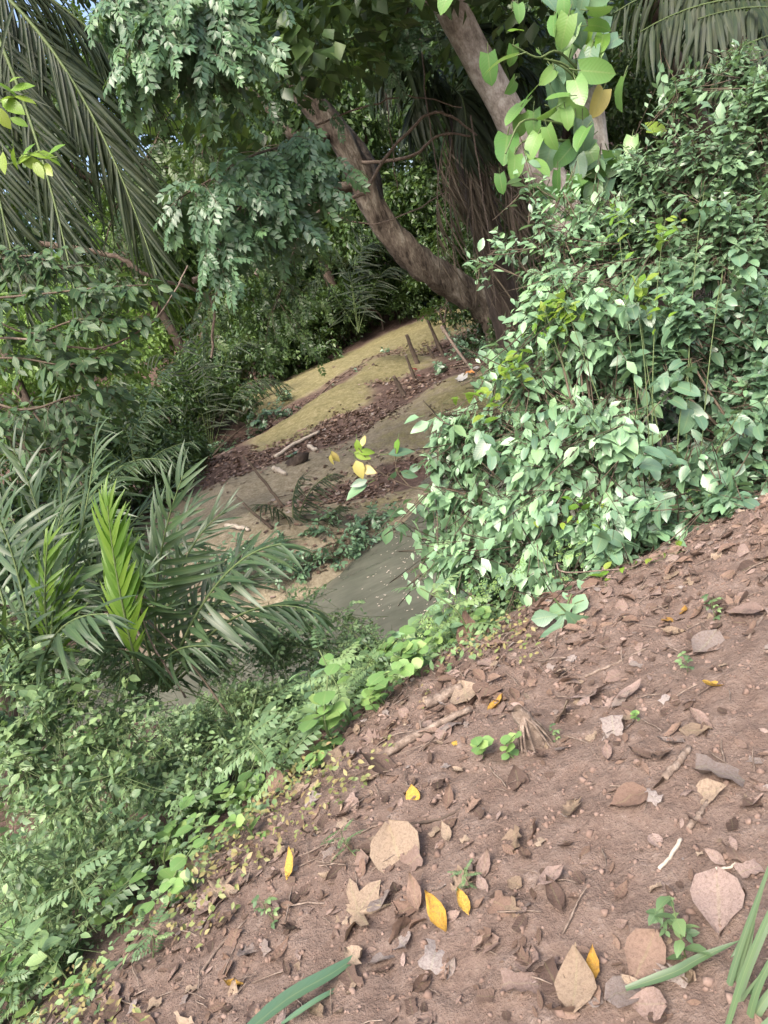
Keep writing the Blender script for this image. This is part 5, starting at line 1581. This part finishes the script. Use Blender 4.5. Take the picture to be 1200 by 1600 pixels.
# picked out leaves
for px, py, lp, kind, mk, lab, kw in [
    (650, 1248, 30, 'heart', 'litter_yellow', 'heart shaped bright yellow leaf upright on the bare dirt', dict(tone=.7, pitch=.9, yaw=1.3, tilt=.05)),
    (1045, 972, 30, 'ovate', 'litter_yellow', 'orange leaf at the foot of the bush, lower of the pair', dict(tone=.1)), (1070, 958, 26, 'ovate', 'litter_yellow', 'orange leaf at the foot of the bush, upper of the pair', dict(tone=.1)),
    (776, 1103, 44, 'long', 'litter_yellow', 'orange yellow leaf lying by the root stump', dict(tone=.3)), (1118, 1076, 56, 'long', 'litter_yellow', 'pale yellow folded leaf on the dirt at the right', dict(tone=.9)),
    (690, 1440, 78, 'long', 'litter_yellow', 'large curled yellow leaf standing on edge near the bottom centre', dict(tone=.5, pitch=.7)), (728, 1418, 52, 'long', 'litter_yellow', 'yellow leaf tip bent over beside the large curled one', dict(tone=.7, pitch=.4)),
    (365, 1543, 46, 'long', 'litter_yellow', 'yellow brown leaf on the dirt at lower left', dict(tone=.3)), (205, 1437, 50, 'long', 'litter_yellow', 'yellow leaf bent over at the weedy left edge', dict(tone=.7)), (460, 1360, 56, 'long', 'litter_yellow', 'slender yellow leaf leaning on weeds at centre left', dict(tone=.9, pitch=.5)),
    (463, 1205, 36, 'ovate', 'litter_yellow', 'small yellow leaf touching the brown veined leaf', dict(tone=.9)), (712, 1165, 16, 'ovate', 'litter_yellow', 'tiny yellow curl below the fallen branch', dict(tone=.9)), (290, 1362, 26, 'long', 'litter_yellow', 'small orange leaf caught in the yellowing weeds', dict(tone=.1)),
    (910, 1548, 84, 'ovate', 'litter_tan', 'big folded tan leaf standing up near the bottom edge', dict(tone=.3, pitch=.5, yaw=1.0, tilt=.4)), (932, 1520, 60, 'long', 'litter_yellow', 'yellow flap beside the big folded tan leaf', dict(tone=.3, pitch=.9)), (705, 1138 + 0, 30, 'frag', 'litter_grey', 'pale scrap of leaf under the fallen branch', {}),
    (565, 1432, 125, 'palmate', 'litter_tan', 'largest dry palmate leaf, tan, flat on the dirt near the bottom', dict(tone=.5, tilt=.08)), (490, 1188, 56, 'palmate', 'litter_brown', 'brown veined fan leaf at the edge of the weeds', dict(tone=.7, pitch=.5)), (440, 1237, 74, 'long', 'litter_brown', 'grey brown crumpled leaf beside the pale seedlings', dict(tone=.9, pitch=.4)),
    (925, 1092, 78, 'palmate', 'litter_pink', 'pinkish palmate dry leaf right of the root stump', dict(tone=.9)), (985, 1085, 52, 'long', 'litter_pink', 'pink grey curled leaf beside the pinkish palmate one', dict(tone=.7)), (1125, 1415, 100, 'ovate', 'litter_pink', 'large flat rosy tan leaf above the grass tuft', dict(tone=.9, tilt=.1)),
    (600, 1208, 90, 'long', 'litter_dark', 'long dark curled leaf left of the yellow heart leaf', dict(tone=.9)), (625, 1335, 100, 'ovate', 'litter_tan', 'broad tan leaf lying below the dark hollow at centre', dict(tone=.5)), (655, 1408, 54, 'long', 'litter_brown', 'rolled brown cone shaped leaf above the curled yellow leaf', dict(tone=.9, pitch=.7)),
    (632, 1478, 46, 'ovate', 'litter_grey', 'pale grey leaf right of the palmate leaf', dict(tone=.9)), (598, 1410, 44, 'heart', 'litter_grey', 'pinkish grey leaf above the palmate leaf corner', dict(tone=.5)), (600, 1505, 44, 'ovate', 'litter_grey', 'grey leaf scrap below the palmate leaf', dict(tone=.7)), (680, 1500, 50, 'frag', 'litter_grey', 'whitish leaf scrap under the curled yellow leaf', dict(tone=.9)),
    (960, 1145, 44, 'frag', 'litter_grey', 'pale pinkish ragged leaf alone on the dirt', dict(tone=.7)), (345, 1393, 58, 'palmate', 'litter_tan', 'tan ragged leaf at the edge of the left weeds', dict(tone=.5)), (330, 1420, 60, 'ovate', 'litter_pink', 'rosy leaf at the dirt edge on the left', dict(tone=.5)), (440, 1492, 44, 'long', 'litter_brown', 'thin brown leaf edge on at lower centre left', dict(tone=.5)),
    (1017, 1248, 32, 'frag', 'litter_grey', 'small whitish crumpled leaf on the bare dirt', dict(tone=.9)), (1120, 1212, 68, 'frag', 'litter_grey', 'flat grey tan leaf piece at the right', dict(tone=.3)), (1110, 1243, 54, 'ovate', 'litter_tan', 'tan leaf tucked under the flat grey one', dict(tone=.7)), (985, 1250, 60, 'ovate', 'litter_brown', 'brown leaf beside the small whitish one', dict(tone=.5)),
    (870, 1405, 60, 'long', 'litter_dark', 'dark folded leaf on the dirt at lower right', dict(tone=.5)), (860, 1375, 56, 'long', 'litter_pink', 'rosy slender leaf above the dark folded one', dict(tone=.7)), (830, 1510, 52, 'ovate', 'litter_pink', 'rosy leaf right of the curled yellow one', dict(tone=.3)), (700, 1305, 40, 'long', 'litter_tan', 'small tan crescent leaf at the centre', dict(tone=.7)),
    (1010, 1500, 80, 'ovate', 'litter_brown', 'large brown leaf behind the little seedling at lower right', dict(tone=.9)), (980, 1555, 70, 'ovate', 'litter_grey', 'greyish leaf under the slanting grass blade', dict(tone=.3)), (1020, 1575, 60, 'ovate', 'litter_pink', 'rosy leaf below the slanting grass blade', dict(tone=.5)),
    (735, 1000, 80, 'long', 'litter_brown', 'large curled brown leaf at the top edge of the litter', dict(tone=.5, pitch=.25)), (730, 1090, 64, 'ovate', 'litter_tan', 'tan leaf by the end of the fallen branch', dict(tone=.7)), (760, 1085, 56, 'ovate', 'litter_brown', 'brown leaf curled beside the tan one near the stump', dict(tone=.7)), (880, 1125, 60, 'ovate', 'litter_tan', 'pale orange brown leaf against the stump', dict(tone=.9)),
    (170, 1585, 60, 'ovate', 'litter_dark', 'dark orange brown leaf at the bottom left', dict(tone=.9)), (560, 1500, 70, 'long', 'litter_tan', 'long tan leaf beside the tip of the green blade', dict(tone=.9)), (1095, 1130, 50, 'long', 'litter_pink', 'rosy curled leaf high on the right slope', dict(tone=.3)), (1105, 1010, 60, 'ovate', 'litter_grey', 'grey leaf near the right edge below the bush', dict(tone=.3)),
    (1165, 960, 56, 'ovate', 'litter_pink', 'rosy leaf at the right edge under the bush', dict(tone=.3)), (820, 1340, 40, 'long', 'litter_brown', 'small brown leaf at the centre of the dirt', dict(tone=.3)), (790, 1420, 44, 'frag', 'litter_brown', 'ragged brown leaf above the rosy one', dict(tone=.5))]:
    q = hit(px, py)
    dep = float((q - CAM) @ fw)
    put_dry(q, lp * dep / F * (.85 if mk == 'litter_yellow' else 1.08), kind, mk, lab, **kw)

# the rest of the litter, in look alike groups
groups = [('litter_brown', 'brown', 'curled mid brown dry leaf among the path litter', 100), ('litter_pink', 'pink', 'dusty rose brown dry leaf among the path litter', 70), ('litter_tan', 'tan', 'tan dry leaf among the path litter', 48), ('litter_grey', 'grey', 'pale grey dry leaf among the path litter', 22), ('litter_dark', 'dark', 'dark rotting leaf among the path litter', 44)]
for mk, nm, lab, n in groups:
    c = 0
    while c < n:
        px, py = rng.uniform(60, 1240), rng.uniform(800, 1640)
        q = hit(px, py)
        s = float(edge_s(np.array([q[0]]), np.array([q[1]]))[0])
        if s > .12 or (s > -.1 and q[0] < -.2 and rng.random() < .5):
            continue
        dens = .35 + .65 * np.clip(1 + s / .9, 0, 1) + .25 * patchy(q[0], q[1], 1.8, 11)
        if rng.random() > dens:
            continue
        kd = ['ovate', 'long', 'frag', 'long', 'lobed'][int(rng.integers(5))]
        Lw = rng.uniform(.03, .092)
        szw = 'tiny' if Lw < .045 else 'small' if Lw < .06 else 'medium' if Lw < .076 else 'large'
        shw = {'ovate': 'oval', 'long': 'slender', 'frag': 'torn', 'lobed': 'jagged'}[kd]
        pl = place_words('%s %s %s dead leaf' % (szw, {'brown': 'brown', 'pink': 'rosy', 'tan': 'tan', 'grey': 'pale grey', 'dark': 'dark'}[nm], shw), px, py, LM_DIRT)
        put_dry(q, Lw, kd, mk, pl or lab, 'fallen %s leaves on the dirt path' % nm, tilt=.38)
        c += 1


def bits(name, label, n, cond, area, size, T, mat, tilt=.35, lift=.004, cat='leaf litter', flat=False):
    xs = rng.uniform(area[0], area[1], n * 4)
    ys = rng.uniform(area[2], area[3], n * 4)
    kk = cond(xs, ys)
    xs, ys = xs[kk][:n], ys[kk][:n]
    m = len(xs)
    a = rng.uniform(0, 6.283, m)
    d = np.stack([np.cos(a), np.sin(a), rng.normal(0, .2, m)], -1)
    nn = np.array([0, 0, 1.]) + rng.normal(0, tilt, (m, 3))
    me = stuff_mesh(name, T, np.stack([xs, ys, surf_z(xs, ys) + lift], -1), basis(d, nn), rng.uniform(*size, m) if len(size) == 2 else size[:m], rng.random(m), MAT[mat], mat != 'clod')
    return tag(link(name, me), label, cat, kind='stuff')


pc = lambda x, y: (edge_s(x, y) < .15 + .2 * vnoise(x * 3, y * 3)) & (rng.random(len(x)) < .10 + .75 * np.clip(1 + edge_s(x, y) / .9, 0, 1) + .5 * np.maximum(patchy(x, y, 2.2, 31) - .25, 0))
for mk, n in (('litter_brown', 1100), ('litter_pink', 1001), ('litter_tan', 350), ('litter_grey', 300), ('litter_dark', 800)):
    bits('leaf_litter', 'small broken %s leaf scraps strewn over the path' % mk[7:], n, pc, (-2.6, 3.2, .6, 4.0), (.008, .05), dry_tmpl(900 + n, 'long' if n > 1000 else 'frag', 2, 3), mk)
bits('leaf_litter', 'older brown leaves half buried along the path', 260, pc, (-2.4, 3.2, .7, 3.9), (.03, .06), dry_tmpl(971, 'long', 3, 4), 'litter_brown', .45)
bits('leaf_litter', 'older rotting leaves half buried along the path', 190, pc, (-2.4, 3.2, .7, 3.9), (.03, .06), dry_tmpl(977, 'ovate', 3, 4), 'litter_dark', .45)
bits('leaf_litter', 'larger curled leaves drifted along the foot of the bush', 130, lambda x, y: (edge_s(x, y) < .1) & (edge_s(x, y) > -.75) & (x > -.2), (-.2, 3.2, 2.2, 3.7), (.05, .11), dry_tmpl(985, 'long', 3, 4), 'litter_brown', .5)
bits('leaf_litter', 'larger tan leaves drifted along the foot of the bush', 60, lambda x, y: (edge_s(x, y) < .1) & (edge_s(x, y) > -.75) & (x > -.4), (-.4, 3.2, 2.0, 3.7), (.04, .10), dry_tmpl(986, 'ovate', 3, 4), 'litter_pink', .5)
# twiglets
V, Q, U = tube_data(np.array([[0, -.5, 0], [.02, -.1, .03], [-.02, .2, .01], [0, .5, 0]]), [.022, .02, .018, .012], 4)
bits('twig_litter', 'small dry twigs strewn over the path', 900, pc, (-2.4, 3.2, .6, 3.9), (.03, .15), (V, Q, U), 'twig_dry', .12, .006)
# clods and grit
th = np.array([(0, 0, 1), (.89, 0, .45), (.28, .85, .45), (-.72, .53, .45), (-.72, -.53, .45), (.28, -.85, .45), (.72, .53, -.45), (-.28, .85, -.45), (-.89, 0, -.45), (-.28, -.85, -.45), (.72, -.53, -.45), (0, 0, -1)], float)
tf = np.array([(0, 1, 2), (0, 2, 3), (0, 3, 4), (0, 4, 5), (0, 5, 1), (1, 6, 2), (2, 7, 3), (3, 8, 4), (4, 9, 5), (5, 10, 1), (6, 7, 2), (7, 8, 3), (8, 9, 4), (9, 10, 5), (10, 6, 1), (11, 7, 6), (11, 8, 7), (11, 9, 8), (11, 10, 9), (11, 6, 10)])
th = th * (1 + .25 * rng.normal(size=(12, 1))) * np.array([1, 1, .75])
bits('soil_crumbs', 'crumbs and clods of reddish soil on the path', 16000, lambda x, y: edge_s(x, y) < .1, (-2.4, 3.2, .6, 3.8), np.minimum(rng.exponential(.0026, 16000), .012) + .0015, (th, tf, th[:, :2] * .5 + .5), 'clod', .9, .0, 'soil')
# pale flecks added on the creek in place of dappled sky reflections
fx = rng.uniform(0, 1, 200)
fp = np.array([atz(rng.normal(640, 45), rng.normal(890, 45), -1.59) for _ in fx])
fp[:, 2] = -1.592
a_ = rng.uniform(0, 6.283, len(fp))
me = stuff_mesh('reflection_flecks', dry_tmpl(991, 'frag', 2, 2), fp, basis(np.stack([np.cos(a_), np.sin(a_), 0 * a_], -1), np.array([0, 0, 1.]) + rng.normal(0, .05, (len(fp), 3))), rng.uniform(.006, .03, len(fp)), rng.random(len(fp)), MAT['twig_pale'])
tag(link('reflection_flecks', me), 'pale flecks standing in for sky reflections on the creek water', 'painted reflection', kind='stuff')
# far bank litter
lit = lambda x, y: np.array([1]) > 0
fcond = lambda x, y: (rng.random(len(x)) * .9 + .12 < ((np.exp(-((x[:, None] - cx[None, :, 0]) ** 2 + (y[:, None] - cx[None, :, 1]) ** 2) / .5)) * ca[None, :, 1]).sum(1) + .35 * vnoise(x * 2.3, y * 2.3)) & (ground_z(x, y) > -1.5)
for mk, n in (('litter_brown', 4200), ('litter_pink', 1800), ('litter_dark', 4800), ('litter_tan', 900), ('litter_grey', 600)):
    bits('leaf_litter', '%s leaf litter lying between the mossy berms' % mk[7:], n, fcond, (-6, 7, 9.5, 24), (.03, .10), dry_tmpl(700 + n, 'frag', 2, 2), mk, .4, .01)


# ------------------------------------------------------------------ sticks, branches, stump
def stick(name, label, cat, pts, r, mat, onground=True, group=None, rough=.12, m=14, n=7, taper=.6):
    P = np.array([q if isinstance(q, np.ndarray) else (hit(*q) + np.array([0, 0, r * .6]) if len(q) == 2 else at(*q)) for q in pts])
    P = smoothpath(P, m)
    P = P + np.vstack([np.zeros(3), rng.normal(0, r * (.08 if name in ('fence_post', 'pole') else .18), (m - 2, 3)), np.zeros(3)])
    V, Q, U = tube_data(P, np.linspace(r, r * taper, m), n, rough, int(rng.integers(99)))
    b = len(V)
    V = np.vstack([V, P[0], P[-1]])
    U = np.vstack([U, U[:1], U[-1:]])
    Q = np.vstack([Q] + [[[b, (k + 1) % n, k, b]] for k in range(0)]) if False else Q
    # close the ends
    caps = [[(k + 1) % n, k, b, b] for k in range(n)] + [[(m - 1) * n + k, (m - 1) * n + (k + 1) % n, b + 1, b + 1] for k in range(n)]
    me = bpy.data.meshes.new(name)
    me.from_pydata([tuple(v - P[0]) for v in V], [], [tuple(q) for q in Q] + [tuple(c[:3]) for c in caps])
    me.polygons.foreach_set('use_smooth', np.ones(len(me.polygons), bool))
    me.materials.append(MAT[mat])
    o = link(name, me, None, P[0])
    return tag(o, label, cat, group)


stick('stick', 'short pale whitish stick lying alone on the bare dirt', 'stick', [(1066, 1316), (1048, 1340), (1031, 1362)], .0055, 'twig_pale', taper=.8)
stick('fallen_branch', 'brown fallen branch running through the litter left of the stump', 'branch', [(588, 1192), (640, 1160), (690, 1135), (738, 1112)], .019, 'twig_dry')
stick('fallen_branch', 'broken bark stub above the fallen branch', 'branch', [(668, 1105), (700, 1092), (725, 1078)], .024, 'twig_dry', taper=.85)
stick('fallen_branch', 'grey brown rolled bark stick at the right of the dirt', 'branch', [(1040, 1222), (1062, 1195), (1078, 1172)], .012, 'twig_dry', taper=.85)
stick('fallen_branch', 'broken stick pointing down from the flat grey leaf', 'branch', [(1078, 1300), (1095, 1275), (1108, 1255)], .009, 'twig_dry')
stick('stick', 'thin twig beside the grey leaf near the right edge', 'stick', [(1170, 1000), (1195, 960), (1215, 930)], .006, 'twig_dry')
stick('stick', 'thin twig crossing the litter under the bush', 'stick', [(915, 1060), (960, 1040), (1010, 1015)], .007, 'twig_dry')
stick('stick', 'curved pale twig low on the right', 'stick', [(1120, 1362), (1140, 1358), (1150, 1350)], .004, 'twig_pale')
stick('stick', 'dark thin twig below the yellow heart leaf', 'stick', [(640, 1290), (690, 1280), (740, 1255)], .005, 'bark_dark')
stick('stick', 'thin twig at the lower left on the dirt', 'stick', [(310, 1530), (345, 1480), (385, 1440)], .005, 'twig_dry')
stick('stick', 'twig among the weeds crossing toward the left edge', 'stick', [(0, 1340), (100, 1290), (200, 1240), (260, 1215)], .006, 'twig_dry')
stick('fallen_log', 'dark rotting log half buried in weeds at the left edge', 'log', [(-40, 1250), (40, 1270), (110, 1285)], .05, 'bark_dark', n=10)
# root stump
s0 = hit(838, 1165)
root = thing('root_stump', 'stubby fibrous brown root stump at the lower edge of the bush', 'stump', s0)
P = np.array([s0 + [0, 0, -.03], s0 + [.005, .01, .04], s0 + [0, .015, .10], s0 + [-.01, .02, .15]])
V, Q, U = tube_data(smoothpath(P, 10), np.linspace(.038, .022, 10), 9, .2, 3)
child('stem', mesh_np('stem', V, Q, MAT['twig_dry'], U), root)
for k in range(11):
    a = k * .57 + rng.normal(0, .2)
    e = s0 + np.array([math.cos(a) * .065, math.sin(a) * .065, -.02])
    P = bez(s0 + [0, 0, .12], s0 + np.array([math.cos(a) * .045, math.sin(a) * .045, .09]), e, 8)
    V, Q, U = tube_data(P, np.linspace(.007, .003, 8), 5, .2, k)
    child('root', mesh_np('root', V, Q, MAT['twig_dry'], U), root)
# bare stems rising in the left weeds
stick('stick', 'thin brown stem leaning in front of the young palm', 'stick', [(355, 1115, 3.7), (300, 1040, 3.9), (225, 960, 4.0), (205, 900, 4.1)], .006, 'stem_brown')
stick('stick', 'thin stem beside the bright palm frond base', 'stick', [(290, 1090, 3.9), (235, 1000, 3.9), (215, 930, 3.95)], .006, 'twig_dry')
stick('leaning_stick', 'long thin brown stem slanting down through the left thicket', 'stem', [(135, 770, 6.5), (90, 690, 6.5), (20, 610, 6.5)], .010, 'stem_brown')
stick('tendril', 'pale curling tendril looping at the base of the big bush', 'tendril', [(870, 880, 3.3), (875, 892, 3.28), (900, 894, 3.27), (960, 890, 3.27), (1005, 888, 3.3)], .004, 'twig_dry')

def hit_far(px, py):
    d = ray(px, py)
    t = np.linspace(9, 40, 2500)
    Q = CAM + d[None] * t[:, None]
    z = ground_z(Q[:, 0], Q[:, 1])
    i = int(np.argmax(Q[:, 2] < z))
    return np.array([Q[i, 0], Q[i, 1], z[i]])


# fence of crooked posts on the far bank and other sticks there
for lab, a, b_, Y, r in [('thin crooked fence post farthest up the bank', (692, 448), (712, 515), 23.5, .045), ('leaning fence post beside the farthest one', (668, 500), (694, 558), 20.8, .055), ('stout leaning fence post in the middle of the row', (635, 523), (652, 568), 19.3, .07),
                         ('short leaning fence post nearest the creek', (615, 587), (632, 618), 17.6, .065), ('low broken fence post between two taller ones', (668, 540), (678, 560), 20.4, .05), ('thin fence post between the short and the stout posts', (634, 556), (648, 594), 18.5, .045), ('thin dark fence post beside the low broken one', (672, 508), (686, 548), 21.0, .045), ('thin tilted fence post below the farthest one', (686, 486), (702, 530), 22.0, .045),
                         ('slim fence post standing near the tall pole', (700, 455), (690, 520), 23.0, .04)]:
    g = hit_far(*b_)
    t = at(*a, g[1])
    r *= 1.0 * g[1] / Y
    g[2] -= .1
    stick('fence_post', lab, 'post', [g, (g + t) / 2, t], r, 'post', rough=.15)
stick('pole', 'long pale thin pole leaning across the stick fence', 'pole', [at(690, 510, 18.6), at(715, 548, 18.0), hit_far(745, 588)], .04, 'twig_dry', taper=.8)
stick('stick', 'tall dark stick leaning over the sandy left berm', 'stick', [hit_far(443, 792), at(412, 752, hit_far(443, 792)[1] + .1), at(380, 712, hit_far(443, 792)[1] + .2)], .028, 'post')
stick('stick', 'shorter dark stick stuck in the left end of the sandy berm', 'stick', [hit_far(426, 826), at(395, 800, hit_far(426, 826)[1] + .1), at(368, 774, hit_far(426, 826)[1] + .2)], .026, 'post')
stick('stick', 'pale bamboo stick lying along the top of the litter shelf', 'stick', [hit_far(432, 717) + [0, 0, .05], hit_far(465, 697) + [0, 0, .06], hit_far(500, 678) + [0, 0, .05]], .04, 'twig_pale', taper=.9)
stick('stick', 'short white stick on the edge of the litter shelf', 'stick', [hit_far(484, 700) + [0, 0, .04], hit_far(496, 707) + [0, 0, .04]], .045, 'twig_pale', taper=.9)
stick('stick', 'white bark strip on the sandy berm', 'stick', [hit_far(430, 735) + [0, 0, .04], hit_far(447, 744) + [0, 0, .04]], .05, 'twig_pale', taper=.8)
stick('stick', 'pale dry stalks lying at the foot of the sandy berm', 'stick', [hit_far(355, 825) + [0, 0, .04], hit_far(375, 828) + [0, 0, .05], hit_far(392, 832) + [0, 0, .04]], .035, 'twig_pale', taper=.7)


# torn sheet, scraps
def scrap(label, px, py, Y, s, mk, seed, name='plastic_scrap', cat='litter'):
    r = np.random.default_rng(seed)
    p = hit_far(px, py) + [0, 0, .05]
    V, Q, U = dry_tmpl(seed, 'frag', 5, 5)
    V = V * np.array([s, s * .8, s * .9]) + r.normal(0, s * .04, V.shape)
    o = link(name, mesh_np(name, V, Q, MAT[mk], U), None, p)
    o.rotation_euler = (r.uniform(.2, .7), r.uniform(-.3, .3), r.uniform(0, 3))
    return tag(o, label, cat)


scrap('torn white sheet lying under the bush side of the stick fence', 722, 596, 16.4, .32, 'white_plastic', 1)
scrap('crumpled whitish scrap above the torn sheet', 745, 580, 16.8, .24, 'white_plastic', 2)
scrap('orange scrap lying on the torn white sheet', 736, 586, 16.5, .22, 'orange_plastic', 3)
scrap('red scrap beside the nearest fence post', 648, 580, 18.0, .16, 'red_plastic', 4)
scrap('smaller red scrap right of the first', 656, 590, 17.8, .10, 'red_plastic', 5)
# clod with a sprout on the berm edge
p = hit_far(463, 724)
root = thing('earth_clod', 'dark earth clod with a green sprout on the berm edge', 'clod', p)
V = th * np.array([.26, .2, .2]) + p
child('soil', mesh_np('soil', V, tf, MAT['bark_dark'], th[:, :2] * .5 + .5, None, False), root)
ms = tmpl_meshes('ov', TS_OV, MAT['bush_dark'])
for k in range(7):
    a = k * .9
    R = basis(np.array([math.cos(a), math.sin(a), .6]), np.array([0, -.3, 1.]))
    o = bpy.data.objects.new('leaf', ms[k % 6])
    COL.objects.link(o)
    o.parent = root
    o.matrix_basis = mat44(R, np.array([0, 0, .14]), .16)

print('objects', len(bpy.data.objects), 'tris', sum(sum(1 for _ in ()) or 0 for m_ in ()) )
tt = 0
for m_ in bpy.data.meshes:
    if m_.users:
        tt += len(m_.loops) - 2 * len(m_.polygons)
print('triangles', tt)
